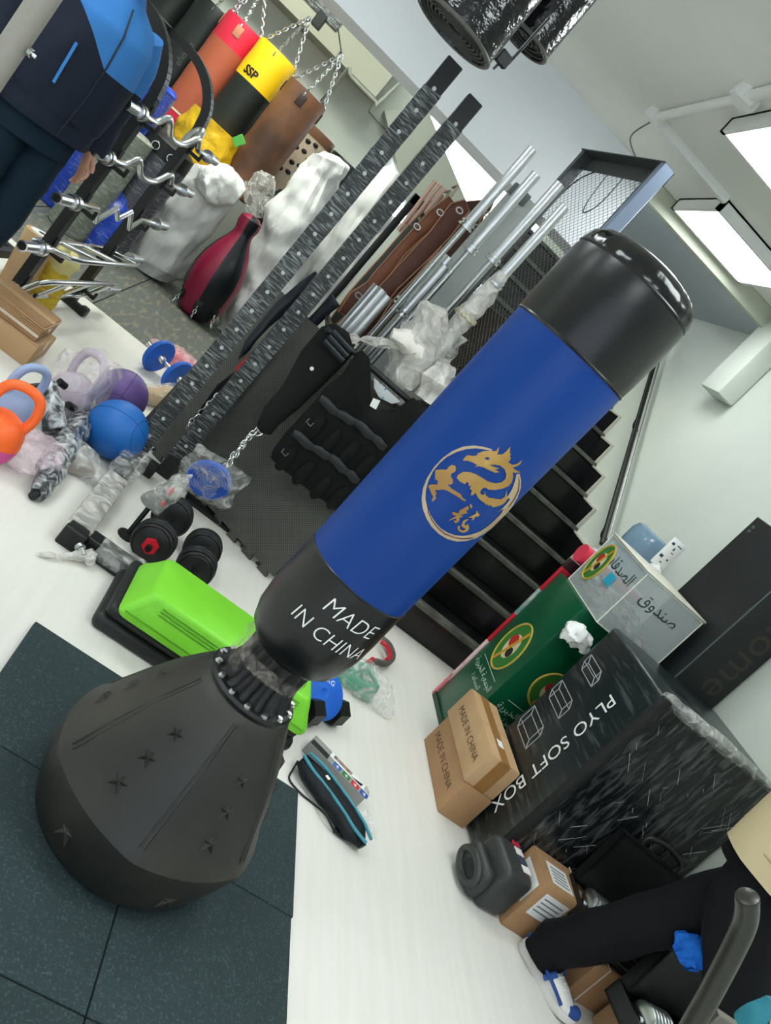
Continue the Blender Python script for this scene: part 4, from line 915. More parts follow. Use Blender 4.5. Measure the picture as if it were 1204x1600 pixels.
def meshlines(z0, z1, pw, ph, wdt, m, name):
    mm = MB(); k = ph / pw
    for s in (1, -1):
        c = -(Lp * k) if s > 0 else 0
        lo, hi = (z0 - Lp * k, z1) if s > 0 else (z0, z1 + Lp * k)
        q = lo
        while q < hi:
            # line z = q + s*k*x
            x0, x1 = 0.0, Lp
            za, zb = q, q + s * k * Lp
            pts_ = []
            xa = max(0, min(Lp, (z0 - q) / (s * k))); xb = max(0, min(Lp, (z1 - q) / (s * k)))
            xx0, xx1 = min(xa, xb), max(xa, xb)
            if xx1 - xx0 > .004:
                a_ = Vector((xx0, q + s * k * xx0, 0)); b_ = Vector((xx1, q + s * k * xx1, 0)); d_ = (b_ - a_).normalized(); n_ = Vector((-d_.y, d_.x, 0)) * wdt
                zz_ = .0012 * s
                mm.add([a_ + n_ + Vector((0, 0, zz_ - .0005)), a_ - n_ + Vector((0, 0, zz_ - .0005)), b_ - n_ + Vector((0, 0, zz_ - .0005)), b_ + n_ + Vector((0, 0, zz_ - .0005)), a_ + n_ + Vector((0, 0, zz_ + .0005)), a_ - n_ + Vector((0, 0, zz_ + .0005)), b_ - n_ + Vector((0, 0, zz_ + .0005)), b_ + n_ + Vector((0, 0, zz_ + .0005))],
                       [(3,2,1,0),(4,5,6,7),(0,1,5,4),(1,2,6,5),(2,3,7,6),(3,0,4,7)])
            q += ph
    o = mm.build(name, m, mp_, local=True, smooth=False); o['kind'] = 'stuff'; return o
meshlines(.06, ZT - .03, .044, .027, .0008, mat('mesh_steel', (96, 98, 96), .4, metal=.6), 'expanded_mesh')
MB().rbox((-.02, 0.7, -.16), (Lp - .02, 1.66, -.15), .002, 1).build('rear_board', mat('brown_black_board', (52, 44, 38), .6), mp_, local=True)
m = MB(); m.tube(smooth_path([(.25, ZT - .02, -.04), (.27, ZT - .2, -.05), (.33, ZT - .27, -.05), (.40, ZT - .2, -.05), (.42, ZT - .03, -.04)], 5), .003, 6); m.build('hanging_wire', DGM, mp_, local=True)
m = MB(); m.tube(smooth_path([(-.02, ZT + .005, -.035), (.1, ZT + .012, -.03), (.2, ZT - .02, -.04), (0, ZT - .15, -.04), (-.02, ZT - .5, -.04)], 5), .004, 6); m.build('hanging_wire', BLACKP, mp_, local=True)
# ------------------------------------------------------------------ wrapped rolls hanging at the top of the frame
GLOS = mat('black_shrink_film', (12, 14, 16), .14, bump=(34, .7, .006), spec=.6)
SPI = mat('roll_end', (58, 58, 58), .55)
def roll(c, r, ztop, label, rings):
    t = thing('mat_roll', label, 'roll', (c.x, c.y, c.z), 0, 'film-wrapped mat rolls')
    m = MB(); m.lathe([(0, .012), (r * .9, .012), (r * .92, 0), (r * 1.0, 0), (r * 1.005, .01), (r * 1.0, .03), (r, .15), (r * .98, ztop - c.z - .03), (r * .8, ztop - c.z), (0, ztop - c.z)], 48, TM(c), rf=lambda a, z: 1 + .018 * noise.noise(Vector((math.cos(a) * 3, math.sin(a) * 3, z * 6)))); m.build('wrapped_body', GLOS, t)
    for k in range(rings):
        rr = r * (.9 - k * .8 / rings)
        MB().tube([(c.x + rr * math.cos(a), c.y + rr * math.sin(a), c.z + .010) for a in [2 * PI * q / 40 for q in range(40)]], r * .03, 6, closed=True).build('spiral_layer', SPI, t)
    MB().tube([(c.x + r * 1.0 * math.cos(a), c.y + r * math.sin(a), c.z + .004) for a in [2 * PI * q / 48 for q in range(48)]], .006, 8, closed=True).build('rim', mat('rim_grey', (86, 84, 80), .4), t)
    MB().cyl((c.x, c.y, ztop - .01), (c.x, c.y, ZC), .012, n=10).build('ceiling_hook', STEEL, t)
    return t
c = A(707, 50, y=2.6); t = roll(c, .135, 2.78, 'film-wrapped black mat roll hanging at the top, spiral end showing', 7)
c2 = A(815, 62, y=2.9); c2.z = c2.z + .0
t = roll(Vector((c2.x, c2.y, c2.z)), .10, 2.78, 'second film-wrapped black roll behind the first one', 3)
q = A(786, 92, y=2.72)
m = MB(); m.rbox((-.022, -.012, -.02), (.022, .012, .02), .003, 1, TM(q, .3)); m.tube([q + Vector((.0, 0, -.01)), q + Vector((-.004, 0, -.04))], .004, 6); m.tube([q + Vector((.02, 0, 0)), A(858, 28, y=2.72)], .005, 6); m.build('strap_clip', BLACKP, t)
# ------------------------------------------------------------------ hanging heavy bags at the back
YH = 8.25
hx = A(512, 30, y=YH)
hb = thing('bag_hanger', 'black film-wrapped hanging beam with hooks above the heavy bags', 'hanger', (hx.x, YH, hx.z))
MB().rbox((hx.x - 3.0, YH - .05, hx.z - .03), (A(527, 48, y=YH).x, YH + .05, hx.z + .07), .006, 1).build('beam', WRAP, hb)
MB().rbox((hx.x - .09, YH - .08, hx.z - .13), (hx.x - .0, YH + .02, hx.z + .0), .006, 1).build('bracket', BLACKM, hb)
MB().rbox((hx.x - .03, YH - .03, hx.z + .0), (hx.x + .03, YH + .03, ZR), .004, 1).build('drop_post', BLACKM, hb)
MB().rbox((hx.x - 2.4, YH - .03, hx.z + .0), (hx.x - 2.34, YH + .03, ZR), .004, 1).build('drop_post', BLACKM, hb)
e2 = A(533, 82, y=YH)
MB().tube([(A(527, 48, y=YH).x, YH, hx.z), e2], .006, 6).build('hook', BLACKM, hb)
MB().cyl(e2, e2 + Vector((0, 0, -.06)), .014, n=8).build('hook', BLACKM, hb)
def heavy(top, r, L_, bands, label, hook, y=YH, lean=0, chains=((-1, 0), (1, 0), (0, -1)), patch=None, col_in=None, name='heavy_bag'):
    c = A(top[0], top[1], y=y)
    t = thing(name, label, 'punching bag', (c.x, y, c.z - L_), lean, 'heavy bags hanging at the back', mtx=TM((c.x, y, c.z - L_), 0, 0, lean))
    for f0, f1, mt, nm in bands:
        n = max(2, int((f1 - f0) * 10)); pr_ = [((r * (1 + .012 * math.sin(k * 2.1 + f0 * 9))), (f0 + (f1 - f0) * k / n) * L_) for k in range(n + 1)]
        if f0 == 0: pr_ = [(0, 0), (r * .8, 0), (r * .97, .015)] + pr_[1:]
        if f1 == 1: pr_ = pr_[:-1] + [(r * .99, L_ - .012), (r * .97, L_), (r * .93, L_ - .004), (r * .9, L_ - .05), (0, L_ - .05)]
        MB().lathe(pr_, 36, rf=wr(.012)).build(nm, mt, t, local=True)
    if hook:
        h = A(hook[0], hook[1], y=y); hl = WM[t.name].inverted() @ h
        for dx, dy in chains:
            e = Vector((dx * r * .98, dy * r * .98, L_ - .06))
            MB().chain([e, e.lerp(hl, .5), hl], .05, .006, 5).build('chain', CHROME, t, local=True)
            if patch: MB().rbox((-.035, -.004, -.05), (.035, .004, .05), .003, 2, TM((dx * (r + .003), dy * (r + .003), L_ - .1), math.atan2(dy, dx) + PI / 2)).build('strap_patch', patch, t, local=True)
    return t
BKB = mat('bag_black', (26, 31, 30), .42, bump=(10, .06)); REDV = mat('bag_red', (206, 36, 64), .4); RUST = mat('bag_rust', (172, 88, 62), .5, bump=(12, .05)); YEL = mat('bag_yellow', (246, 200, 22), .42, bump=(12, .05)); BRL = mat('bag_brown', (70, 46, 34), .5, bump=(16, .1), col2=(126, 84, 56), nscale=2.4)
TAN = mat('tan_patch', (186, 126, 96), .6); CRM = mat('cream_piping', (226, 210, 178), .6)
hk2 = (398, -30)
heavy((286, -18), .208, 1.25, [(0, 1, BKB, 'shell')], 'black heavy bag furthest left, next to the jacket', (330, -90), y=8.98)
t = heavy((342, 16), .208, 1.25, [(0, 1, BKB, 'shell')], 'black heavy bag with lettering, left of the red one', (384, -40), y=8.74)
vs, fs = text_mesh('ehome', .085)
T = WM[t.name]; cz = A(286, 82, y=8.74 - .19); cl = T.inverted() @ cz
def bendv(v):  # lettering runs up the bag
    a = -PI / 2 + .12 + v.y / .208 * -1; return (.2125 * math.cos(a), .2125 * math.sin(a), cl.z + v.x)
MB().add([bendv(v) for v in vs], fs).build('lettering', mat('grey_print', (84, 90, 88), .6), t, local=True, smooth=False)
heavy((386, 42), .203, 1.12, [(0, .12, REDV, 'foot_band'), (.12, .14, CRM, 'piping'), (.14, .78, RUST, 'shell'), (.78, 1, REDV, 'top_band')], 'rust and red heavy bag hanging left of the yellow one', (415, -22), patch=TAN, y=8.45)
t = heavy((436, 84), .203, 1.15, [(0, .68, BKB, 'shell'), (.68, 1, YEL, 'top_band')], 'yellow and black heavy bag hanging on chains', (484, 28))
T = WM[t.name]; cz = T.inverted() @ A(387, 112, y=YH - .205)
vs, fs = text_mesh('SSP', .10, bold=.004)
MB().add([(.2065 * math.cos(-PI / 2 - .35 + v.x / .206), .2065 * math.sin(-PI / 2 - .35 + v.x / .206), 1.15 * .68 + .07 + v.y) for v in vs], fs).build('logo', BLACKP, t, local=True, smooth=False)
heavy((482, 146), .203, 1.1, [(0, 1, BRL, 'shell')], 'worn brown leather heavy bag hanging nearest the corner', (534, 86), y=8.03, patch=mat('dark_patch', (46, 32, 28), .5))
t = heavy((502, 208), .18, .95, [(0, .9, mat('bag_cream', (190, 172, 152), .6), 'shell'), (.9, 1, BRL, 'top_band')], 'cream heavy bag with black spots behind the brown one', None, y=8.75)
for k in range(16):
    a = -PI / 2 + (k % 4 - 1.5) * .42 + .15 * (k // 4 % 2); z = .95 * (.82 - .12 * (k // 4)) + .02 * (k % 3)
    MB().ell((.181 * math.cos(a), .181 * math.sin(a), z), (.03, .012, .022), 10, 6, ).build('spot', BLACKP, t, local=True)
heavy((546, 258), .22, 2.0, [(0, 1, BKB, 'shell')], 'black heavy bag standing behind the tall white sack', None, y=8.95)
# extra chains going up out of view
# ------------------------------------------------------------------ sacks and bags standing on the slate floor
SACK = mat('woven_white_sack', (226, 225, 222), .6, bump=(6, .7, .03), col2=(208, 208, 208), nscale=5, stretch=(2.2, 2.2, .6))
def sack(path, rad_, y, m, label, cat='sack', name='sack', amp=.035, seed=0, freq=5, kids=None):
    P_ = [A(p[0], p[1], y=(p[2] if len(p) > 2 else y)) for p in path]
    P_[0].z = max(P_[0].z, .012)
    t = thing(name, label, cat, (P_[0].x, P_[0].y, 0))
    mm = MB(); mm.lump(P_, rad_, 48, amp, freq, seed, dens=9)
    for i in range(len(mm.v)): mm.v[i].z = max(mm.v[i].z, .004)
    mm.build('body', m, t); return t
# maroon and black teardrop bag
MAR = mat('maroon_leather', (134, 24, 58), .35, bump=(14, .06)); BLL = mat('black_leather_gloss', (22, 25, 29), .3, bump=(14, .08))
b = A(303, 490, y=7.25); tp = A(398, 336, y=7.25)
t = thing('teardrop_bag', 'maroon and black pin-shaped punching bag standing on the floor', 'punching bag', (b.x, 7.25, 0))
d = (tp - b); Lb = d.length; T = frame(Vector((b.x, 7.25, .03)), Vector((0, -1, 0)).cross(d), Vector((0, -1, 0)).cross(d).cross(d) * -1)
ax = d.normalized(); xx = Vector((1, 0, 0)); xx = (xx - ax * xx.dot(ax)).normalized(); yy = ax.cross(xx)
T = Matrix.Identity(4)
for i in range(3): T[i][0] = xx[i]; T[i][1] = yy[i]; T[i][2] = ax[i]; T[i][3] = (b.x, 7.25, .02)[i]
pr_ = [(0, 0), (.13, .0), (.165, .03), (.20, .16), (.222, .32), (.225, .42), (.20, .56), (.155, .68), (.105, .78), (.085, .84), (.085, .87), (.10, .93), (.095, .99), (.06, 1.02), (0, 1.03)]
k = 2 * PI / 6
for i in range(6):
    MB().lathe([(r, z * Lb / 1.03) for r, z in pr_], 6, T, a0=i * k + .45, a1=(i + 1) * k + .45).build('panel', MAR if i % 2 else BLL, t)
for a in (3.75, 4.75, 5.6):
    q = T @ Vector((.195 * math.cos(a), .195 * math.sin(a), .12)); o = (T.to_3x3() @ Vector((math.cos(a), math.sin(a), 0)))
    MB().rbox((-.035, -.006, -.045), (.035, .006, .045), .012, 2, frame(q + o * .004, o.cross(ax), ax) @ Matrix.Rotation(PI / 2, 4, 'X')).build('strap_patch', BLACKP, t)
    MB().chain([q + o * .012, q + o * .03 - ax * .07, q + o * .05 - ax * .12], .04, .004).build('chain', CHROME, t)
sack([(225, 430), (240, 405), (275, 350), (310, 315), (338, 290), (352, 276)], [.2, .26, .27, .26, .22, .08], 7.5, SACK, 'white woven sack leaning left, beside the maroon bag', seed=2)
m = MB(); c = A(338, 290, y=7.35); m.lump([A(288, 302, y=7.3), A(305, 290, y=7.3), A(325, 285, y=7.3), A(350, 292, y=7.3), A(372, 312, y=7.3)], [.02, .06, .14, .16, .08], 40, .05, 7, 4, dens=9)
o = tag(m.build('plastic_sheet', mat('white_plastic_sheet', (238, 238, 234), .35, bump=(9, .7, .025))), 'crumpled white plastic sheet over the leaning sack', 'sheet')
sack([(375, 530), (390, 500), (425, 420), (465, 340), (500, 280), (512, 250), (515, 240)], [.22, .27, .27, .25, .2, .15, .05], 7.6, SACK, 'tall white sack behind the left rack upright', amp=.07, seed=5, freq=4)
sack([(490, 470), (520, 420), (560, 350), (595, 300), (620, 270)], [.17, .2, .2, .19, .08], 8.1, SACK, 'white sack seen between the two rack uprights', amp=.05, seed=9, freq=4)
YSK = mat('yellow_tarpaulin', (222, 176, 26), .4, bump=(8, .7, .04))
ysk = sack([(205, 395, 7.95), (250, 330, 7.95), (290, 265, 7.95), (320, 225, 7.95), (342, 196, 7.95)], [.2, .24, .26, .28, .25], 7.95, YSK, 'yellow wrapped sack standing behind the white leaning sack', amp=.03, seed=7)
m = MB(); q = A(372, 218, y=7.6); m.rbox((-.03, -.01, -.05), (.05, .01, .05), .004, 1, TM(q, 0, 0, .5)); m.build('green_tag', mat('green_tag', (84, 170, 70), .5), ysk, label='small green tag')
sack([(402, 340), (404, 310), (408, 285), (402, 268)], [.1, .12, .13, .04], 7.55, CLEAR, 'clear plastic bag standing behind the leaning sack', 'bag', 'plastic_bag', seed=3)
t = sack([(385, 420), (420, 360), (436, 320), (446, 300)], [.17, .17, .15, .06], 8.15, BKB, 'black bag between the white sacks', 'punching bag', 'heavy_bag', amp=.02)
MB().chain([A(398, 342, y=7.5), A(406, 318, y=7.5), A(420, 308, y=7.5)], .05, .005).build('chain', CHROME, t)
# grey film-wrapped bag and blue bag behind the curl-bar rack
GRW = streak_mat('grey_wrapped_vinyl', (78, 80, 90), (150, 152, 154), 8, .62, .9, (2, 2, 10), .25)
c = A(270, 228, y=7.0); t = thing('heavy_bag', 'grey film-wrapped bag standing right of the curl-bar rack', 'punching bag', (c.x, 7.0, 0), 0, 'bags standing behind the curl-bar rack')
T = TM((c.x, 7.0, 0)); Lg = c.z
MB().lathe([(0, .004), (.19, .004), (.2, .03), (.2, Lg * .5), (.205, Lg * .88)], 36, T, rf=wr(.02)).build('wrapped_body', GRW, t)
MB().lathe([(.205, Lg * .88), (.2, Lg), (.15, Lg + .03), (0, Lg + .03)], 36, T).build('top_band', BLACKP, t)
for a in (-1.9, -1.2): MB().tube([(c.x + .205 * math.cos(a) + .03 * math.cos(q), 7.0 + .21 * math.sin(a), Lg * .93 + .03 * math.sin(q)) for q in [2 * PI * s / 14 for s in range(14)]], .005, 6, closed=True).build('ring', CHROME, t)
BLV = streak_mat('blue_wrapped_vinyl', (28, 70, 190), (170, 190, 220), 9, .68, .92, (2, 2, 8), .3)
c = A(238, 112, y=7.2); t = thing('heavy_bag', 'blue film-wrapped bag standing behind the curl-bar rack', 'punching bag', (c.x, 7.2, 0), 0, 'bags standing behind the curl-bar rack')
MB().lathe([(0, .004), (.24, .004), (.25, .03), (.25, c.z * .6), (.25, c.z - .03), (.22, c.z), (0, c.z)], 36, TM((c.x, 7.2, 0)), rf=wr(.03)).build('wrapped_body', BLV, t)
MB().lathe([(.252, c.z - .045), (.254, c.z - .04), (.252, c.z - .035)], 36, TM((c.x, 7.2, 0))).build('top_seam', mat('blue_seam', (20, 50, 150), .5), t)
c = A(190, 240, y=6.7); t = thing('heavy_bag', 'pale green-grey bag in clear film behind the rack', 'punching bag', (c.x, 6.7, 0), 0, 'bags standing behind the curl-bar rack')
c2 = A(215, 205, y=6.7)
MB().lathe([(0, .004), (.15, .004), (.16, .03), (.155, c2.z * .5), (.15, c2.z - .02), (.1, c2.z), (0, c2.z)], 30, TM((c2.x, 6.7, 0)), rf=wr(.03)).build('wrapped_body', streak_mat('sage_wrapped', (132, 138, 126), (196, 198, 190), 8, .6, .9, (2, 2, 8), .3), t)
c = A(150, 350, y=6.9); t = sack([(120, 415), (145, 380), (175, 335), (198, 300)], [.14, .17, .17, .05], 6.85, BLV, 'low blue film bundle between the rack uprights', 'bundle', 'bundle', seed=4)
# red end piece next to the rust bag is its foot band
# wires on the back wall
m = MB(); m.tube(smooth_path([A(602, 215, y=9.37), A(580, 232, y=9.37), A(562, 262, y=9.37)], 5), .006, 6); m.tube([A(500, 158, y=9.37), A(536, 118, y=9.37)], .006, 6)
tag(m.build('wall_cable', mat('dark_cable', (80, 80, 74), .6)), 'thin dark cables running on the rear wall', 'cable')
# ------------------------------------------------------------------ curl-bar rack at left
XR, YN, YFR = -.895, 4.30, 5.10
RACKROT = Matrix.Translation((XR, YN, 0)) @ Matrix.Rotation(-.146, 4, 'Z') @ Matrix.Translation((-XR, -YN, 0))
cr = thing('bar_rack', 'black rack holding five chrome curl bars', 'rack', (XR, 4.5, 0))
for y in (YN, YFR):
    pth = [(XR, y, 0.02), (XR, y, .6), (XR, y, 1.2), (XR - .005, y, 1.30), (XR - .03, y, 1.40), (XR - .10, y, 1.49), (XR - .2, y, 1.55), (XR - .32, y, 1.57), (XR - .5, y, 1.57)]
    m = MB(); pp = smooth_path(pth, 4)
    for i in range(len(pp) - 1):
        a_, b_ = pp[i], pp[i+1]; dd = (b_ - a_).normalized(); nn = Vector((0, 1, 0)).cross(dd).normalized() * .025; yy = Vector((0, .03, 0))
        m.add([a_ - nn - yy, a_ + nn - yy, a_ + nn + yy, a_ - nn + yy, b_ - nn - yy, b_ + nn - yy, b_ + nn + yy, b_ - nn + yy], [(0, 1, 5, 4), (1, 2, 6, 5), (2, 3, 7, 6), (3, 0, 4, 7)] + ([(3, 2, 1, 0)] if i == 0 else []) + ([(4, 5, 6, 7)] if i == len(pp) - 2 else []))
    m.build('upright', BLACKM, cr, ang=35)
    MB().rbox((XR - .5, y - .03, 0), (XR + .1, y + .03, .045), .006, 1).build('foot', BLACKM, cr)
    MB().rbox((XR + .07, y - .034, 0), (XR + .12, y + .034, .06), .012, 2).build('foot_cap', BLACKP, cr)
    for z in (1.20, .95, .69, .42, .17):
        m = MB(); m.rbox((XR + .02, y - .012, z - .05), (XR + .10, y + .012, z - .028), .004, 1); m.rbox((XR + .09, y - .012, z - .05), (XR + .105, y + .012, z - .0), .004, 1); m.rbox((XR + .022, y - .02, z - .06), (XR + .034, y + .02, z + .05), .004, 1); m.build('hook', BLACKM, cr)
MB().rbox((XR - .3, YN, .1), (XR - .25, YFR, .15), .006, 1).build('cross_bar', BLACKM, cr)
MB().rbox((XR - .47, YN, 1.545), (XR - .42, YFR, 1.595), .006, 1).build('cross_bar', BLACKM, cr)
def curl(z, shape, label):
    t = thing('curl_bar', label, 'curl bar', (XR + .06, 4.5, z), 0, 'chrome curl bars on the rack')
    ya, yb = 3.90, 5.50; x = XR + .065
    for y0, y1 in ((ya, ya + .17), (yb - .17, yb)):
        m = MB(); m.cyl((x, y0, z), (x, y1, z), .026, n=24, cap=True); m.build('sleeve', CHROME, t)
        s = y1 if y0 < 4.5 else y0; sg = 1 if y0 < 4.5 else -1
        m = MB(); m.cyl((x, s - .0 * sg, z), (x, s + .035 * sg, z), .037, n=24); m.cyl((x, s - .03 * sg, z), (x, s - .012 * sg, z), .034, n=24); m.build('collar', CHROME, t)
    MB().cyl((x, ya - .0015, z), (x, ya + .001, z), .019, n=20).build('end_bore', mat('bore_black', (14, 14, 15), .6), t)
    y0, y1 = ya + .19, yb - .19
    if shape == 'z':
        pts = [(x, y0, z), (x, y0 + .28, z), (x + .0, y0 + .36, z - .07), (x, y0 + .50, z + .03), (x, (y0 + y1) / 2, z - .03), (x, y1 - .50, z + .03), (x, y1 - .36, z - .07), (x, y1 - .28, z), (x, y1, z)]
        MB().tube(pts, .0145, 12).build('shaft', CHROME, t)
    elif shape == 'wide':
        pts = [(x, y0, z), (x, y0 + .22, z), (x, y0 + .34, z + .055), (x, y0 + .5, z - .02), (x, y1 - .5, z - .02), (x, y1 - .34, z + .055), (x, y1 - .22, z), (x, y1, z)]
        MB().tube(smooth_path(pts, 3), .016, 12).build('shaft', CHROME, t)
    else:
        MB().cyl((x, y0, z), (x, y0 + .12, z), .015, n=12).build('shaft', CHROME, t); MB().cyl((x, y1 - .12, z), (x, y1, z), .015, n=12).build('shaft', CHROME, t)
        h = .09 if shape == 'tri' else .11
        dx_, dz_ = (h, .03) if shape == 'hammer' else (.05, h)
        loop = [(x - dx_, y0 + .12, z - dz_), (x - dx_, y1 - .12, z - dz_), (x + dx_, y1 - .12, z + dz_), (x + dx_, y0 + .12, z + dz_)]
        lp = []
        for i in range(4):
            a_, b_ = Vector(loop[i]), Vector(loop[(i + 1) % 4]); lp += [a_.lerp(b_, .08), a_.lerp(b_, .5), a_.lerp(b_, .92)]
        MB().tube(lp, .015, 12, closed=True).build('frame_loop', CHROME, t)
        for f in (.36, .64):
            y = y0 + .12 + (y1 - y0 - .24) * f; MB().cyl((x - dx_, y, z - dz_), (x + dx_, y, z + dz_), .013, n=12).build('hand_grip', CHROME, t)
    return t
curl(1.20, 'wide', 'chrome curl bar on the top hooks of the rack'); curl(.95, 'wide', 'chrome curl bar on the second hooks from the top'); curl(.69, 'z', 'zigzag chrome curl bar on the middle hooks')
curl(.42, 'hammer', 'chrome parallel-grip bar on the fourth hooks'); curl(.17, 'tri', 'chrome parallel-grip bar on the lowest hooks')
for o in [q for q in COL.objects if q.name.startswith(('curl_bar', 'bar_rack')) and q.parent is None]:
    WM[o.name] = RACKROT @ WM[o.name]; o.matrix_world = WM[o.name]
# small loose collar hanging on the far upright
MB_ = MB(); q = RACKROT @ Vector((XR + .03, YFR - .1, 1.24)); MB_.tube([q + Vector((.02 * math.cos(a), .05 * math.sin(a), .05 * math.sin(a) + .02 * math.cos(a))) for a in [2 * PI * s / 16 for s in range(16)]], .022, 10, closed=True)
tag(MB_.build('clip', STEEL), 'silver foil-wrapped clip hanging at the top of the far rack upright', 'clip')
# ------------------------------------------------------------------ cartons, paper roll, yellow straps
def carton(lo, hi, label, T=None, m=None, tape=True, group=None):
    c = [(lo[i] + hi[i]) / 2 for i in range(3)]; T = T if T is not None else Matrix.Identity(4)
    base = T @ Vector((c[0], c[1], lo[2]))
    t = thing('carton', label, 'carton', tuple(base), 0, group)
    m = m or CARD
    mm = MB(); mm.rbox(lo, hi, .006, 2, T)
    mm.build('body', m, t)
    x0, y0, z0 = lo; x1, y1, z1 = hi; my = (y0 + y1) / 2; g = .002
    for f0, f1 in ((y0 + .004, my - g), (my + g, y1 - .004)): MB().rbox((x0 + .003, f0, z1 - .001), (x1 - .003, f1, z1 + .003), .001, 1, T).build('flap', m, t)
    if tape:
        MB().rbox((x0 - .0012, my - .025, z1 - .05), (x0 + .001, my + .025, z1 + .004), .0005, 1, T).build('tape', mat('packing_tape', (196, 164, 122), .25), t)
        MB().rbox((x0, my - .025, z1 + .003), (x1, my + .025, z1 + .0042), .0005, 1, T).build('tape', MATS['packing_tape'], t)
        MB().rbox((x1 - .001, my - .025, z1 - .05), (x1 + .0012, my + .025, z1 + .004), .0005, 1, T).build('tape', MATS['packing_tape'], t)
    return t
T1 = Matrix.Identity(4)
carton((-.90, 3.80, 0), (-.57, 4.08, .115), 'dented brown carton at the left edge, lower one of two', T1, CARD2)
t = carton((-.90, 3.82, .118), (-.60, 4.08, .205), 'brown carton at the left edge, upper one with taped paper layers', T1)
for k in range(4): MB().rbox((-.897 + k * .002, 3.816 - .001 * k, .165 + k * .010), (-.601 + k * .002, 4.07, .170 + k * .010), .001, 1, T1).build('paper_layer', CARD2, t)
MB().rbox((-.90, 3.817, .142), (-.60, 3.820, .156), .0008, 1, T1).build('tape', mat('clear_tape', (212, 196, 176), .2), t)
r0 = A(45, 405, y=4.62); r1 = A(66, 366, y=4.62)
t = thing('paper_roll', 'brown paper roll with a white core behind the cartons', 'roll', (r0.x, 4.62, 0))
d = (r1 - r0).normalized()
MB().cyl((r0.x - d.x * r0.z / d.z, 4.62, 0.003), r1, .085, n=28).build('paper', CARD2, t)
MB().cyl(r1 + d * .0005, r1 + d * .004, .06, n=24).build('white_core', WHITEP, t); MB().cyl(r1 + d * .004, r1 + d * .006, .02, n=16).build('core_hole', BLACKP, t)
c = A(92, 412, y=4.75)
t = thing('strap_bundle', 'yellow strap bundle behind the curl-bar rack', 'straps', (c.x, 4.75, 0))
YST = mat('yellow_strap', (206, 176, 44), .5)
for k in range(7):
    z = .03 + k * .03; r = .1 - .004 * k
    MB().tube([(c.x + r * math.cos(a) + .01 * math.sin(k * 3), 4.75 + r * .8 * math.sin(a), z + .012 * math.sin(2 * a + k)) for a in [2 * PI * s / 24 for s in range(24)]], .02, 6, closed=True, flat=1.4).build('strap_loop', YST, t)
MB().lump([(c.x, 4.75, .2), (c.x + .02, 4.73, .3), (c.x, 4.75, .36)], [.07, .08, .03], 14, .02, 10, 1).build('wrapper', mat('pale_yellow_film', (226, 216, 150), .4), t)
# grey machine post at the upper left corner
t = thing('machine_post', 'grey steel machine post with a bolt in the upper left corner', 'post', (-.885, 2.55, 0))
MB().cyl((-.885, 2.55, 0.012), (-.885, 2.55, 2.2), .036, n=28).build('tube', mat('grey_paint_steel', (146, 142, 134), .35), t)
MB().rbox((-1.0, 2.43, 0), (-.77, 2.67, .012), .004, 1).build('foot_plate', BLACKM, t)
q = A(27, 66, y=2.52); q = Vector((-.845, 2.545, q.z))
m = MB(); m.cyl(q, q + Vector((.012, -.002, 0)), .012, n=6); m.cyl(q + Vector((.012, 0, 0)), q + Vector((.022, 0, 0)), .005, n=8); m.build('bolt', CHROME, t)
# ------------------------------------------------------------------ right side: cartons, boxes
def Tm(a, b, w, up):  # text frame: origin, reading direction, letter-up
    return frame(a, b, up)
# two cartons with printed words
ca = carton((1.842, 2.585, 0), (1.99, 3.06, .17), 'lower brown carton printed MADE IN CHINA beside the green box', None, CARD, False, 'printed cartons')
T = frame(Vector((1.8412, 2.82, .085)), Vector((0, -1, 0)), Vector((0, 0, -1)).cross(Vector((0, -1, 0))) * 0 + Vector((0, 0, 1)))
def side_text(body, x, y, z, size, m, parent, flip=False, vert=False, sp=1.0, name='lettering'):
    """lettering on a face looking towards -X"""
    rd = Vector((0, -1, 0)); up = Vector((0, 0, 1))
    if flip: rd, up = -rd, -up
    if vert: rd, up = Vector((0, 0, -1)), Vector((0, -1, 0))
    T = frame(Vector((x, y, z)), rd, up)
    return text(body, size, m, parent, T, name, spacing=sp)
side_text('MADE IN CHINA', 1.8406, 2.83, .085, .05, PRINT, ca)
cb = carton((1.83, 2.60, .173), (1.995, 3.075, .335), 'upper brown carton printed MADE IN CHINA, with tape and a white sticker', None, CARD2, False, 'printed cartons')
side_text('MADE IN CHINA', 1.8286, 2.83, .255, .05, PRINT, cb)
MB().rbox((1.88, 2.5985, .175), (1.94, 2.601, .334), .0005, 1).build('tape', mat('brown_tape', (150, 108, 62), .3), cb)
MB().rbox((1.885, 2.60, .3375), (1.935, 3.07, .3392), .0005, 1).build('tape', MATS['brown_tape'], cb)
MB().rbox((1.90, 2.71, .339), (1.93, 2.76, .3402), .0003, 1).build('sticker', WHITEP, cb)
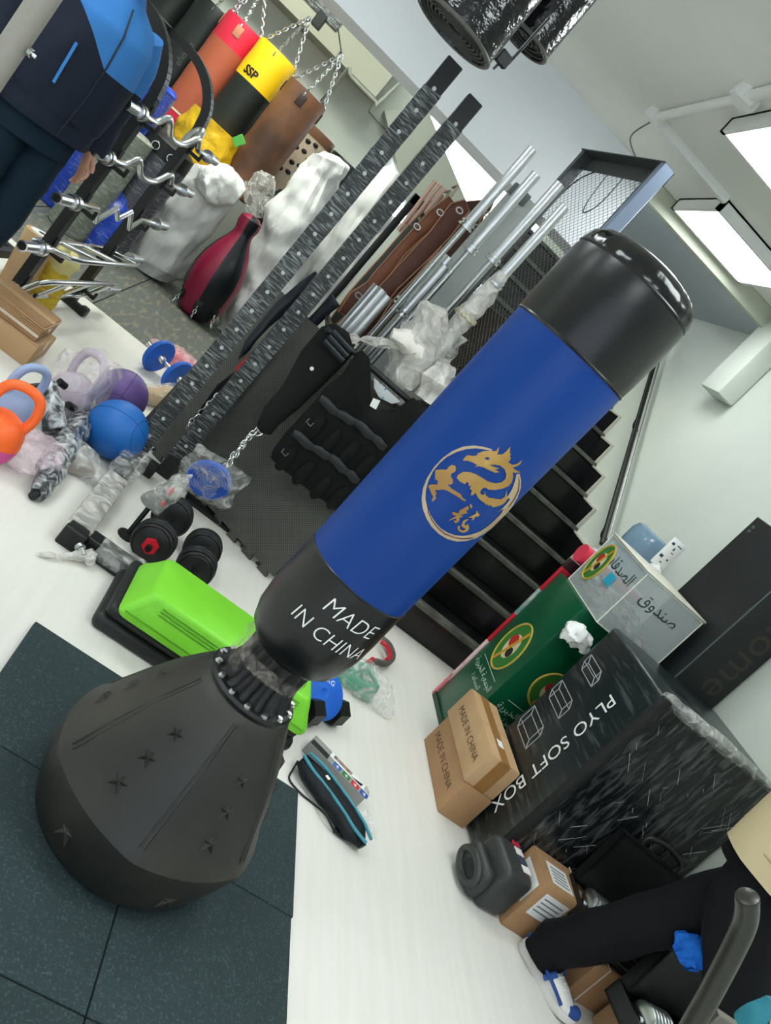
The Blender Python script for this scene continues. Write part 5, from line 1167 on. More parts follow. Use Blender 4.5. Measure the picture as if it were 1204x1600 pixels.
# plyo box stack in film
PLY = streak_mat('plyo_cover', (20, 29, 31), (84, 88, 86), 5, .66, .95, (1.2, 1.2, 10), .3, .4)
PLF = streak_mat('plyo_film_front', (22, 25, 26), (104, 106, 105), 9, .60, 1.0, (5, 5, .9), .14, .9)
pl = thing('plyo_box', 'black foam plyo box wrapped in stretch film, lettered on its side', 'plyo box', (2.3, 2.62, 0))
PX, PY0, PY1, PZ = 2.005, 2.38, 2.93, 1.005
MB().rbox((PX, PY0, .012), (WX - .02, PY1, PZ), .02, 3).build('foam_block', PLY, pl)
MB().grid(lambda u, v: (PX - .004 + u * (WX - .015 - PX), PY0 - .004 - .004 * noise.noise(Vector((u * 9, v * 7, 3))) , .02 + v * (PZ - .03)), 40, 40).build('front_film', PLF, pl)
MB().rbox((PX - .006, PY0 - .008, .01), (PX + .035, PY0 + .03, PZ + .004), .01, 2).build('corner_strip', mat('velcro_black', (20, 22, 22), .7, bump=(60, .3)), pl)
m = MB(); m.lump([(PX - .0, PY0 + .02, PZ), (PX + .1, PY0 + .0, PZ + .005), (PX + .3, PY0 + .0, PZ + .004), (WX - .05, PY0, PZ)], [.02, .03, .028, .02], 12, .012, 26, 8); m.build('film_ridge', CLEAR, pl)
side_text('PLYO SOFT BOX', PX - .0025, PY0 + .2, .50, .092, WHITEI, pl, vert=True)
for i, (z, w, h) in enumerate(((.22, .17, .12), (.44, .15, .085), (.62, .15, .06), (.80, .13, .04))):
    y = PY1 - .14; pts = []
    W_ = .0022
    f = [(y - w / 2, z - h / 2 * 1.0), (y + w / 2, z - h / 2), (y + w / 2, z + h / 2), (y - w / 2, z + h / 2)]
    g = [(a + .03, b + .03) for a, b in f]
    mm = MB()
    for P_ in (f, g):
        for k in range(4):
            a, b = P_[k], P_[(k + 1) % 4]; mm.tube([(PX - .002, a[0], a[1]), (PX - .002, b[0], b[1])], W_, 5)
    for k in range(4): mm.tube([(PX - .002, f[k][0], f[k][1]), (PX - .002, g[k][0], g[k][1])], W_, 5)
    mm.build('box_outline', mat('grey_white_ink', (150, 152, 150), .6), pl)
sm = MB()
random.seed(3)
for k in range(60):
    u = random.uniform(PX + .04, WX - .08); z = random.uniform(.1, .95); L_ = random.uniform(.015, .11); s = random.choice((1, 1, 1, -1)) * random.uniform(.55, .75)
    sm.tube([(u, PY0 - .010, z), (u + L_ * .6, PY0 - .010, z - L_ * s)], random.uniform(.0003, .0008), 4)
sm.build('crease_glint', mat('glint_white', (206, 208, 206), .2), pl)['kind'] = 'stuff'  # glints along the film creases, put in as thin white lines
# green charity box
GB = mat('green_enamel', (10, 82, 52), .3, col2=(8, 74, 46), nscale=3); GBL = mat('green_enamel_grey', (100, 132, 114), .35)
GX, GY0, GY1, GZ = 1.99, 3.17, 3.55, .94
gb = thing('charity_box', 'tall dark green charity box with round emblems and white script', 'charity box', (2.2, 3.36, 0))
MB().rbox((GX, GY0, .012), (2.42, GY1, GZ), .006, 2).build('case', GB, gb)
MB().rbox((GX - .008, GY0 - .008, 0), (2.428, GY1 + .008, .03), .003, 1).build('base_trim', mat('dark_green', (12, 48, 34), .4), gb)
def emblem(T, sx=1, seed=0):
    mm = MB(); mm.tube([T @ Vector((.111 * math.cos(a), .111 * sx * math.sin(a), .0)) for a in [2 * PI * q / 44 for q in range(44)]], .006, 6, closed=True); mm.build('emblem_rim', mat('emblem_gold', (186, 160, 66), .4), gb)
    MB().lathe([(.0, .0012), (.104, .0012), (.104, .0016), (0, .0016)], 44, T @ Matrix.Diagonal((1, sx, 1, 1))).build('emblem_green', mat('emblem_leaf', (52, 116, 46), .4), gb)
    MB().lathe([(.0, .0018), (.058, .0018), (.058, .0024), (0, .0024)], 36, T @ Matrix.Diagonal((1, sx, 1, 1))).build('emblem_core', mat('emblem_cream', (206, 196, 160), .5), gb)
    for (cx, cy, r, nm, cc) in ((-.02, .02, .036, 'emblem_red', (176, 38, 34)), (.025, -.02, .028, 'emblem_black', (34, 30, 26))):
        MB().lathe([(0, .0026), (r, .0026), (r, .003), (0, .003)], 24, T @ TM((cx, cy * sx, 0)) @ Matrix.Diagonal((1, sx * .8, 1, 1))).build(nm, mat(nm, cc, .5), gb)
    mm = MB(); mm.rbox((-.010, -.10 * sx, .0032), (.010, .10 * sx, .0042), .0004, 1, T @ Matrix.Rotation(-.35, 4, 'Z')); mm.build('emblem_ribbon', mat('emblem_ribbon', (196, 150, 44), .4), gb)
emblem(frame(Vector((GX - .0005, 3.36, .53)), Vector((0, -1, 0)), Vector((0, 0, 1))), 1.25)
emblem(frame(Vector((2.21, GY0 - .0005, .52)), Vector((1, 0, 0)), Vector((0, 0, 1))))
ARA = 'ﺔﻳﺮﻴﺨﻟا ﺔﻴﻌﻤﺠﻟا'
for j, (T, s) in enumerate(((frame(Vector((GX - .001, 3.36, .33)), Vector((0, -1, 0)), Vector((0, 0, 1))), .05), (frame(Vector((2.2, GY0 - .001, .32)), Vector((1, 0, 0)), Vector((0, 0, 1))), .05))):
    text(ARA, s, mat('pale_script', (200, 214, 204), .5), gb, T, res=2)
    text('ﺓﺪﻋﺎﺴﻤﻟا', s * .8, MATS['pale_script'], gb, T @ TM((0, -.055, 0)), res=2)
    MB().rbox((-.13, .045, 0), (.13, .048, .001), .0003, 1, T).build('script_line', MATS['pale_script'], gb)
# white foil on the box corner, tissue
m = MB(); m.lump([A(882, 982, y=3.12), A(896, 990, y=3.11), A(910, 1006, y=3.10), A(914, 1016, y=3.10)], [.03, .05, .045, .015], 22, .03, 22, 6, dens=6)
tag(m.build('foam_piece', WHITEP), 'torn white foam piece stuck between the green box and the plyo box', 'foam')
# pink and red cartons behind the charity box
t = thing('red_carton', 'tall narrow red and pink printed carton behind the green box', 'carton', (1.99, 3.66, 0))
RED = mat('red_print', (186, 24, 44), .45); PNK = mat('pink_print', (206, 110, 124), .5)
MB().rbox((1.985, 3.556, 0), (2.3, 3.582, .12), .003, 1).build('foot_section', PNK, t)
MB().rbox((1.985, 3.556, .12), (2.3, 3.582, .42), .003, 1).build('white_section', mat('pale_pink_print', (218, 190, 190), .5, col2=(200, 90, 100), nscale=14, nlo=.55, nhi=.65), t)
MB().rbox((1.985, 3.556, .42), (2.3, 3.582, .62), .003, 1).build('red_section', RED, t)
MB().rbox((1.985, 3.556, .62), (2.3, 3.582, .8), .003, 1).build('print_section', mat('mixed_print', (206, 206, 200), .5, col2=(40, 120, 120), nscale=10), t)
MB().rbox((1.985, 3.556, .80), (2.3, 3.582, .96), .003, 1).build('red_section', RED, t)
MB().rbox((1.985, 3.556, .96), (2.3, 3.582, 1.02), .003, 1).build('dark_section', mat('maroon_black', (44, 18, 24), .5), t)
# clear donation box on the charity box
ACR = bpy.data.materials.new('acrylic'); ACR.use_nodes = True
N, L = ACR.node_tree.nodes, ACR.node_tree.links; bs = N['Principled BSDF']; bs.inputs['Base Color'].default_value = lin((214, 222, 222)); bs.inputs['Roughness'].default_value = .08
trn = N.new('ShaderNodeBsdfTransparent'); trn.inputs[0].default_value = (.95, .97, .97, 1); ms = N.new('ShaderNodeMixShader'); ms.inputs[0].default_value = .30
L.new(trn.outputs[0], ms.inputs[1]); L.new(bs.outputs[0], ms.inputs[2]); L.new(ms.outputs[0], N['Material Output'].inputs[0])
DX0, DX1, DY0, DY1, DZ0, DZ1 = 2.02, 2.40, 3.06, 3.50, GZ + .004, GZ + .31
db = thing('donation_box', 'clear acrylic donation box with banknotes and green lettering', 'donation box', (2.2, 3.3, DZ0))
for lo, hi in (((DX0, DY0, DZ0), (DX0 + .004, DY1, DZ1)), ((DX1 - .004, DY0, DZ0), (DX1, DY1, DZ1)), ((DX0, DY0, DZ0), (DX1, DY0 + .004, DZ1)), ((DX0, DY1 - .004, DZ0), (DX1, DY1, DZ1)), ((DX0, DY0, DZ0), (DX1, DY1, DZ0 + .004)), ((DX0 - .006, DY0 - .006, DZ1), (DX1 + .006, DY1 + .006, DZ1 + .006))):
    MB().box(lo, hi).build('acrylic_panel', ACR, db)
EDG = mat('acrylic_edge', (226, 224, 210), .3)
for a, b in (((DX0, DY0, DZ0), (DX0, DY0, DZ1)), ((DX0, DY1, DZ0), (DX0, DY1, DZ1)), ((DX1, DY0, DZ0), (DX1, DY0, DZ1)), ((DX0, DY0, DZ1), (DX0, DY1, DZ1)), ((DX0, DY0, DZ1), (DX1, DY0, DZ1)), ((DX0, DY0, DZ0), (DX0, DY1, DZ0)), ((DX0, DY0, DZ0), (DX1, DY0, DZ0))):
    MB().tube([a, b], .003, 6).build('acrylic_edge', EDG, db)
MB().rbox((DX0 - .008, DY0 - .008, DZ1 + .006), (DX1 + .008, DY1 + .008, DZ1 + .014), .003, 1).build('lid', mat('ivory_lid', (216, 212, 196), .4), db)
text('تﺎﻗﺪﺼﻟا', .085, mat('dark_green_ink', (18, 44, 36), .5), db, frame(Vector((DX0 - .0015, 3.25, DZ1 - .08)), Vector((0, -1, 0)), Vector((0, 0, 1))), res=2)
text('قوﺪﻨﺻ', .08, MATS['dark_green_ink'], db, frame(Vector((2.2, DY0 - .0015, DZ1 - .09)), Vector((1, 0, 0)), Vector((0, 0, 1))), res=2)
T = frame(Vector((DX0 - .001, 3.41, DZ0 + .17)), Vector((0, -1, 0)), Vector((0, 0, 1)))
gb_keep = gb; gb = db
emblem(T @ Matrix.Diagonal((.62, .8, 1, 1)), 1.2); gb = gb_keep
m = MB(); m.rbox((2.0155, 3.20, DZ0 + .13), (2.0185, 3.27, DZ0 + .19), .001, 1); m.build('cyan_sticker', mat('cyan_label', (40, 160, 190), .4), db)
random.seed(11)
NT = [mat('note_%d' % k, cc, .7, col2=tuple(max(0, q - 40) for q in cc), nscale=30) for k, cc in enumerate(((196, 168, 156), (150, 150, 130), (206, 196, 186), (120, 132, 116), (180, 140, 124)))]
nm = MB()
for k in range(90):
    x, y = random.uniform(DX0 + .06, DX1 - .06), random.uniform(DY0 + .06, DY1 - .06); z = DZ0 + .016 + random.uniform(0, .09)
    T = TM((x, y, z), random.uniform(0, 6), random.uniform(-.6, .6), random.uniform(-.6, .6)); nm.cur = k % 5
    nm.grid(lambda u, v: T @ Vector(((u - .5) * .10, (v - .5) * .05, .01 * math.sin(u * 7 + k))), 8, 3)
for v in nm.v: v.z = max(v.z, DZ0 + .005); v.x = min(max(v.x, DX0 + .006), DX1 - .006); v.y = min(max(v.y, DY0 + .006), DY1 - .006)
o = tag(nm.build('banknotes', NT), 'heap of crumpled banknotes inside the clear donation box', 'banknotes'); o['kind'] = 'stuff'
# red cup holder and pink dustpan behind the box
c = A(880, 895, y=3.72)
t = thing('red_roll', 'coral red tube lying behind the donation box, seen through it', 'tube', (2.05, 3.57, 1.02))
m = MB(); m.tube([(2.0, 3.565, 1.075), (2.12, 3.565, 1.075), (2.12, 3.565, 1.075), (2.42, 3.565, 1.075)], [.052, .05, .034, .03], 24); m.build('tube_body', mat('coral_plastic', (226, 60, 84), .4), t)
# water bottle
BLW = bpy.data.materials.new('water_bottle_blue'); BLW.use_nodes = True
N, L = BLW.node_tree.nodes, BLW.node_tree.links; bs = N['Principled BSDF']; bs.inputs['Base Color'].default_value = lin((140, 172, 196)); bs.inputs['Roughness'].default_value = .12; bs.inputs['Transmission Weight'].default_value = .25
c = A(990, 868, y=4.3)
wt = thing('water_bottle', 'pale blue large water bottle standing on a cooler by the wall', 'water bottle', (2.48, 4.0, .9))
bx, by = 2.53, 4.06; zb_ = A(985, 905, x=2.40).z - .04; zt_ = A(1010, 835, x=2.40).z + .03
MB().lathe([(0, zb_), (.10, zb_), (.122, zb_ + .015), (.125, zb_ + .1), (.121, zb_ + .13), (.125, zb_ + .16), (.125, zt_ - .05), (.11, zt_ - .01), (.09, zt_), (0, zt_)], 36, TM((bx, by, 0)), rf=wr(.008)).build('bottle', BLW, wt)
wc = thing('water_cooler', 'white water cooler under the blue bottle', 'water cooler', (bx, by, 0))
MB().rbox((bx - .14, by - .15, 0), (bx + .16, by + .15, zb_ - .004), .012, 2).build('cabinet', WHITEP, wc)
MB().rbox((bx - .145, by - .1, zb_ - .3), (bx - .138, by + .1, zb_ - .06), .004, 1).build('tap_panel', mat('cooler_grey', (170, 178, 182), .4), wc)
# price card on a stand
c0 = A(1018, 890, y=3.62); c1 = A(1068, 848, y=3.62)
pc = thing('card_stand', 'white price card on a small white stand above the donation box', 'sign', (c0.x, 3.5, DZ1))
cc = (c0 + c1) / 2; u_ = Vector((1, 0, 0)); 
q = A(1044, 866, y=3.52); T = TM(q) @ Matrix.Diagonal((1.45, 1, 1.35, 1))
MB().rbox((-.032, -.003, -.062), (.032, .003, .062), .002, 1, T).build('card', WHITEP, pc)
for (x, z, w, h) in ((-.018, .04, .012, .01), (.01, .045, .02, .004), (-.018, -.02, .014, .012), (.006, .01, .012, .003), (.012, -.02, .006, .008), (-.002, -.04, .008, .005), (.0, .025, .006, .012)):
    MB().rbox((x - w / 2, -.0042, z - h / 2), (x + w / 2, -.0032, z + h / 2), .0002, 1, T).build('print_mark', mat('blue_grey_ink', (60, 66, 84), .6), pc)
fb = Vector((q.x - .01, 3.49, DZ1 + .015)); q2 = q + Vector((0, .0, -.083))
MB().tube(smooth_path([q2, q2.lerp(fb, .5) + Vector((.0, 0, 0)), fb + Vector((0, 0, .02))], 4), [.008] * 8 + [.012], 10).build('stem', WHITEP, pc)
MB().lathe([(0, 0), (.035, 0), (.036, .006), (.015, .016), (0, .018)], 24, TM(fb)).build('foot', WHITEP, pc)
# tall black box with lettering
TBX, TY0, TY1, TZ = 2.44, 2.965, 3.42, 1.775
tb = thing('tall_carton', 'tall black carton standing behind the plyo box, brand lettering upside down', 'carton', (2.57, 3.2, 0))
MB().rbox((TBX, TY0, 0), (WX - .012, TY1, TZ), .004, 1).build('body', mat('black_card', (17, 20, 21), .55, col2=(24, 28, 29), nscale=3), tb)
MB().rbox((TBX - .002, TY0 - .002, .01), (TBX + .004, TY0 + .004, TZ - .01), .001, 1).build('corner_fold', mat('worn_edge', (78, 86, 86), .6), tb)
q = A(1150, 1075, y=TY0)
text('home', .21, mat('faded_bronze_ink', (52, 47, 39), .6), tb, frame(Vector((2.63, TY0 - .0015, 1.27)), Vector((0, 0, -1)), Vector((1, 0, 0))))
for dz in (0, .025): MB().rbox((TBX - .0012, TY1 - .05, TZ - .06 - dz), (TBX + .001, TY1 - .03, TZ - .045 - dz), .0003, 1).build('symbol', MATS['worn_edge'], tb)
wb = MB().rbox((2.56, 3.47, .9), (2.575, 3.75, 1.32), .003, 1).build('white_board', WHITEP); 
t = thing('white_sheet', 'edge of a white sheet leaning between the tall carton and wall', 'sheet', (2.6, 3.5, 0)); bpy.data.objects.remove(wb)
MB().rbox((2.60, 3.45, .0), (2.62, 3.62, 1.33), .003, 1).build('panel', WHITEP, t)
# ------------------------------------------------------------------ jerrycan-like jug, labelled carton, cases
JUG = mat('grey_hdpe', (52, 55, 54), .42, bump=(30, .06))
jg = thing('jerrycan', 'dark grey plastic jerrycan with a moulded grip lying on the floor', 'jerrycan', (1.99, 2.27, 0))
T = TM((2.0, 2.27, 0), .12)
mm = MB(); mm.rbox((-.075, -.10, .002), (.075, .11, .20), .035, 4, T); mm.build('body', JUG, jg)
MB().rbox((-.125, -.085, .01), (-.06, .10, .14), .03, 4, T).build('grip_block', JUG, jg)
m = MB(); m.tube([T @ Vector((-.126 + .0 * math.cos(a), .005 + .075 * math.cos(a), .075 + .042 * math.sin(a))) for a in [2 * PI * s / 28 for s in range(28)]], .016, 10, closed=True); m.build('grip_rim', JUG, jg)
m = MB(); m.ell(T @ Vector((-.124, .005, .075)), (.006, .06, .03), 20, 10); m.build('grip_recess', mat('recess_dark', (30, 33, 32), .6), jg)
for k, cc in enumerate(((190, 40, 70), (232, 226, 224), (60, 66, 90), (232, 226, 224))):
    MB().rbox((.02, .075 - k * .042, .199), (.06, .11 - k * .042, .2025), .0006, 1, T).build('label', mat('jug_label_%d' % k, cc, .5), jg)
lc = carton((2.085, 2.17, 0), (2.34, 2.365, .24), 'brown carton with white paper labels beside the jerrycan', None, CARD, False)
MB().rbox((2.13, 2.20, .2435), (2.24, 2.31, .245), .0005, 1).build('paper_label', WHITEP, lc)
MB().rbox((2.0845, 2.19, .11), (2.0862, 2.33, .21), .0005, 1).build('paper_label', WHITEP, lc)
MB().rbox((2.12, 2.1685, .10), (2.24, 2.1702, .21), .0005, 1).build('paper_label', WHITEP, lc)
for k in range(5): MB().rbox((2.145, 2.215 + k * .017, .245), (2.225, 2.222 + k * .017, .2456), .0002, 1).build('print_line', mat('pencil_grey', (120, 120, 124), .6), lc)
for k in range(4): MB().rbox((2.13, 2.1678, .125 + k * .02), (2.225, 2.1684, .131 + k * .02), .0002, 1).build('print_line', MATS['pencil_grey'], lc)
MB().tube([(2.285, 2.168, .0), (2.285, 2.168, .246), (2.285, 2.367, .246)], .003, 6).build('strap', mat('white_strap', (220, 210, 196), .5), lc)
# stacked low cartons
t1 = carton((2.36, 2.02, 0), (2.69, 2.30, .182), 'brown strapped carton low beside the walking leg', None, CARD, False)
for x in (2.42, 2.56): MB().tube([(x, 2.018, .0), (x, 2.018, .185), (x, 2.302, .185)], .003, 6).build('strap', MATS['white_strap'], t1)
carton((2.50, 1.68, 0), (2.70, 1.99, .17), 'small carton with open flaps behind the dark trousers', None, CARD2, False)
# dumbbell cases
def case(T, label):
    t = thing('dumbbell_case', label, 'case', mtx=T, group='dumbbell cases with chrome plates')
    CS = mat('case_black', (20, 22, 22), .4, bump=(60, .08))
    def tray(z0, z1, name, par, M_):
        m = MB(); w = .008
        for lo, hi in (((-.19, -.13, z0), (.19, .13, z0 + .01)), ((-.19, -.13, z0), (-.19 + w, .13, z1)), ((.19 - w, -.13, z0), (.19, .13, z1)), ((-.19, -.13, z0), (.19, -.13 + w, z1)), ((-.19, .13 - w, z0), (.19, .13, z1))): m.box(lo, hi, M_)
        return m.build(name, CS, par, local=True)
    tray(0, .07, 'tray', t, Matrix.Identity(4))
    Mh = Matrix.Translation((0, .13, .075)) @ Matrix.Rotation(-1.65, 4, 'X') @ Matrix.Translation((0, -.13, -.005))
    lid = tray(-.05, .0, 'lid', t, Mh @ Matrix.Rotation(0, 4, 'X'))
    hd = MB().tube(smooth_path([(-.09, -.13, .04), (-.085, -.17, .045), (0, -.185, .045), (.085, -.17, .045), (.09, -.13, .04)], 5), .009, 10).build('handle', CS, t, local=True)
    hd2 = MB().tube([Mh @ Vector(p) for p in smooth_path([(-.09, -.13, -.02), (-.085, -.17, -.02), (0, -.19, -.02), (.085, -.17, -.02), (.09, -.13, -.02)], 5)], .011, 10).build('handle', CS, t, local=True)
    for k in range(6):
        MB().lathe([(.014, -.007), (.05, -.007), (.058, -.003), (.058, .003), (.05, .007), (.014, .007)], 28, TM((-.155 + k * .019, .0, .066)) @ Matrix.Rotation(PI / 2, 4, 'Y')).build('chrome_plate', CHROME, t, local=True)
    for k in range(4):
        MB().lathe([(.014, -.008), (.042, -.008), (.046, -.003), (.046, .003), (.042, .008), (.014, .008)], 24, TM((.06 + k * .024, .0, .058)) @ Matrix.Rotation(PI / 2, 4, 'Y')).build('grey_plate', mat('grey_iron', (96, 100, 98), .45), t, local=True)
    MB().cyl((-.17, 0, .06), (.17, 0, .06), .0135, n=12).build('bar', CHROME, t, local=True)
    return t
case(TM((2.44, 2.17, .191), -.12), 'open black dumbbell case with shiny plates, behind the leg')
case(TM((2.55, 1.81, .175), .12), 'open black dumbbell case on the small carton, below the leg')
# blue cloth
c = A(1078, 1492, z=.30)
m = MB(); m.lump([A(1055, 1490, y=1.78), A(1075, 1482, y=1.78), A(1095, 1488, y=1.78), A(1105, 1484, y=1.78), A(1080, 1515, y=1.78)], [.02, .05, .05, .03, .015], 36, .022, 18, 4, dens=9)
tag(m.build('cloth', mat('blue_cloth', (20, 100, 196), .7, spec=.3)), 'crumpled bright blue cloth beside the dark trousers', 'cloth')
# ------------------------------------------------------------------ people
SKIN = mat('skin', (186, 140, 116), .5, bump=(60, .05))
HAIR = mat('dark_hair', (30, 25, 22), .5, bump=(80, .4))
def skin_body(t, J, E, root, mats):
    bm = bmesh.new(); lay = bm.verts.layers.skin.verify(); vs = []
    for i, (p, r) in enumerate(J):
        v = bm.verts.new(p); v[lay].radius = (r, r); v[lay].use_root = (i == root); vs.append(v)
    for a, b in E: bm.edges.new((vs[a], vs[b]))
    me = bpy.data.meshes.new('body'); bm.to_mesh(me); bm.free(); me.materials.append(mats)
    o = bpy.data.objects.new('body', me); COL.objects.link(o); o.parent = t; WM[o.name] = WM[t.name].copy()
    k = o.modifiers.new('skin', 'SKIN'); k.use_smooth_shade = True
    s = o.modifiers.new('sub', 'SUBSURF'); s.levels = 2; s.render_levels = 2
    return o
def person(label, loc, rot, legs, arms, dz=0):
    """legs / arms: joint positions in the person's own frame (x right, y forward, z up)"""
    t = thing('person', label, 'person', loc, rot)
    J = [((0, 0, .95 + dz), .12), ((0, 0, 1.12 + dz), .115), ((0, .0, 1.32 + dz), .13), ((0, -.01, 1.44 + dz), .09), ((0, 0, 1.53 + dz), .055), ((0, .02, 1.60 + dz), .075), ((0, .03, 1.68 + dz), .085), ((0, .02, 1.76 + dz), .06)]
    E = [(i, i + 1) for i in range(7)]
    for hip, knee, ank, toe in legs:
        n = len(J); J += [(hip, .085), (knee, .058), (ank, .042), (toe, .03)]; E += [(0, n), (n, n + 1), (n + 1, n + 2), (n + 2, n + 3)]
    for sh, el, wr_, fwd_ in arms:
        n = len(J); sh, el, wr_ = Vector(sh), Vector(el), Vector(wr_); f = Vector(fwd_).normalized()
        d = (wr_ - el).normalized(); hd = (d + f * .25).normalized(); side = hd.cross(Vector((1, 0, 0)) * (1 if sh.x > 0 else -1)).normalized()
        palm = wr_ + hd * .05
        J += [(sh, .06), (el, .042), (wr_, .026), (palm, .03)]; E += [(3, n), (n, n + 1), (n + 1, n + 2), (n + 2, n + 3)]
        for q in range(4):
            b = palm + hd * .035 + side * (q - 1.5) * .02; m_ = len(J); L_ = (.06, .07, .066, .05)[q]
            inw = Vector((-1 if sh.x > 0 else 1, 0, 0))
            J += [(b, .0095), (b + hd * L_ * .55 + inw * .008, .009), (b + hd * L_ + inw * .03, .007)]; E += [(n + 3, m_), (m_, m_ + 1), (m_ + 1, m_ + 2)]
        m_ = len(J); th = wr_ + hd * .03 + side * .03
        J += [(th, .011), (th + hd * .035 + side * .018, .010), (th + hd * .06 + side * .02, .008)]; E += [(n + 3, m_), (m_, m_ + 1), (m_ + 1, m_ + 2)]
    skin_body(t, [(tuple(p), r) for p, r in J], E, 0, SKIN)
    # face and hair
    hz = 1.68 + dz
    m = MB(); m.ell((0, -.005, hz + .03), (.083, .10, .09), 24, 16); m.build('hair', HAIR, t, local=True)
    m = MB(); m.tube([(0, .115, hz + .0), (0, .132, hz - .02), (0, .118, hz - .032)], [.008, .013, .012], 8); m.build('nose', SKIN, t, local=True)
    for s in (-1, 1):
        MB().ell((s * .032, .108, hz + .008), (.013, .008, .008), 12, 8).build('eye', mat('eye_dark', (40, 30, 28), .2), t, local=True)
        MB().ell((s * .087, .02, hz - .005), (.012, .022, .032), 12, 8).build('ear', SKIN, t, local=True)
    MB().tube([(-.024, .112, hz - .055), (0, .118, hz - .056), (.024, .112, hz - .055)], .005, 6).build('mouth', mat('lip', (160, 96, 86), .5), t, local=True)
    return t
SUB = 4
def loft(rings, n=36, fold=.006, seed=0, cap=False):
    """rings: (cx, cy, z, rx, ry)"""
    m = MB(); R_ = []
    for i in range(len(rings) - 1):
        for q in range(SUB):
            k = q / SUB; R_.append(tuple(rings[i][c] * (1 - k) + rings[i+1][c] * k for c in range(5)))
    R_.append(rings[-1]); vs = []
    for (cx, cy, z, rx, ry) in R_:
        for j in range(n):
            a = 2 * PI * j / n; k = 1 + fold / .2 * (noise.noise(Vector((math.cos(a) * 3, math.sin(a) * 3, z * 7 + seed))) + .6 * noise.noise(Vector((math.cos(a) * 7, math.sin(a) * 7, z * 5 + seed))))
            ca, sa = math.cos(a), math.sin(a); p = .85
            vs.append((cx + rx * k * math.copysign(abs(ca) ** p, ca), cy + ry * k * math.copysign(abs(sa) ** p, sa), z))
    fs = [(i * n + j, i * n + (j + 1) % n, (i + 1) * n + (j + 1) % n, (i + 1) * n + j) for i in range(len(R_) - 1) for j in range(n)]
    m.add(vs, fs); return m
JN = mat('navy_jersey', (26, 33, 48), .7, spec=.25, bump=(160, .08)); JB = mat('blue_jersey', (58, 122, 190), .7, spec=.25, bump=(160, .08)); TN = mat('dark_teal_trousers', (14, 34, 48), .75, spec=.25, bump=(30, .1))
# man in the blue and navy jacket
P1 = person('person in a blue and navy zip jacket and dark trousers beside the curl-bar rack', (-1.10, 3.74, 0), -2.25,
            [((-.1, 0, .93), (-.11, .03, .5), (-.12, -.02, .09), (-.13, .12, .03)), ((.1, 0, .93), (.11, .03, .5), (.12, -.02, .09), (.13, .12, .03))],
            [((-.19, 0, 1.45), (-.29, -.03, 1.17), (-.27, .05, .93), (0, 1, 0)), ((.19, 0, 1.45), (.29, -.03, 1.17), (.30, .05, .93), (0, 1, 0))], dz=.02)
SUB = 6
jk = loft([(0, .01, .93, .235, .165), (0, .01, .95, .24, .172), (0, .01, 1.0, .238, .17), (0, .01, 1.02, .245, .178), (0, .01, 1.12, .25, .185), (0, .01, 1.26, .25, .18), (0, 0, 1.40, .245, .165), (0, -.01, 1.48, .21, .13), (0, -.01, 1.53, .12, .10), (0, -.01, 1.58, .085, .085)], 90, .006, 2)
SUB = 4
for s in (-1, 1):
    jk.lump([(s * .19, 0, 1.46), (s * .25, -.01, 1.34), (s * .29, -.03, 1.17), (s * .285, .01, 1.05), (s * .28, .04, .96), (s * .28, .05, .94)], [.085, .088, .078, .068, .058, .05], 20, .008, 10, s)
bm = bmesh.new(); vv = [bm.verts.new(v) for v in jk.v]
for f in jk.f: bm.faces.new([vv[i] for i in f])
for no in ((-.75, 0, 1), (0, 0, 1)):
    bmesh.ops.bisect_plane(bm, geom=bm.verts[:] + bm.edges[:] + bm.faces[:], plane_co=(0, 0, 1.255), plane_no=no)
bm.verts.index_update(); jk.v = [v.co.copy() for v in bm.verts]; jk.f = [tuple(v.index for v in f.verts) for f in bm.faces]; bm.free()
def jcol(i):
    c = sum((jk.v[q] for q in jk.f[i]), Vector((0, 0, 0))) / len(jk.f[i])
    lim = 1.255 + max(0, c.x) * .75 if c.y > -.05 else 1.3
    if abs(c.x) > .26: lim = 1.255
    return 1 if c.z > lim else 0
jk.mi = [jcol(i) for i in range(len(jk.f))]
jo = jk.build('jacket', [JN, JB], P1, local=True, ang=70)
m = MB(); m.tube([(0, .178, .94), (0, .186, 1.0), (0, .197, 1.12), (0, .193, 1.26), (0, .172, 1.4), (0, .126, 1.5)], .004, 6); m.build('zip', mat('zip_navy', (24, 30, 44), .4), jo, local=True)
def jf(x, z): return (x, .012 + .19 * (1 - (abs(x) / .25) ** 2.4) ** .45, z)
m = MB(); m.tube([jf(.135, 1.10), jf(.14, 1.18), jf(.145, 1.27)], .009, 8, flat=.5); m.build('pocket_stripe', JB, jo, local=True)
m = MB(); m.tube([(.2425 * math.cos(a), .01 + .174 * math.sin(a), 1.005) for a in [2 * PI * q / 40 for q in range(40)]], .003, 6, closed=True); m.build('hem_seam', MATS['zip_navy'], jo, local=True)
tr_ = loft([(0, .0, .97, .20, .14), (0, 0, .90, .20, .15), (0, 0, .84, .20, .15)], 40, .006, 4)
for s in (-1, 1): tr_.lump([(s * .10, 0, .90), (s * .105, .01, .75), (s * .11, .03, .5), (s * .115, .0, .28), (s * .12, -.02, .07)], [.115, .105, .088, .078, .075], 22, .012, 9, s + 3)
tr_.build('trousers', TN, P1, local=True, ang=70)
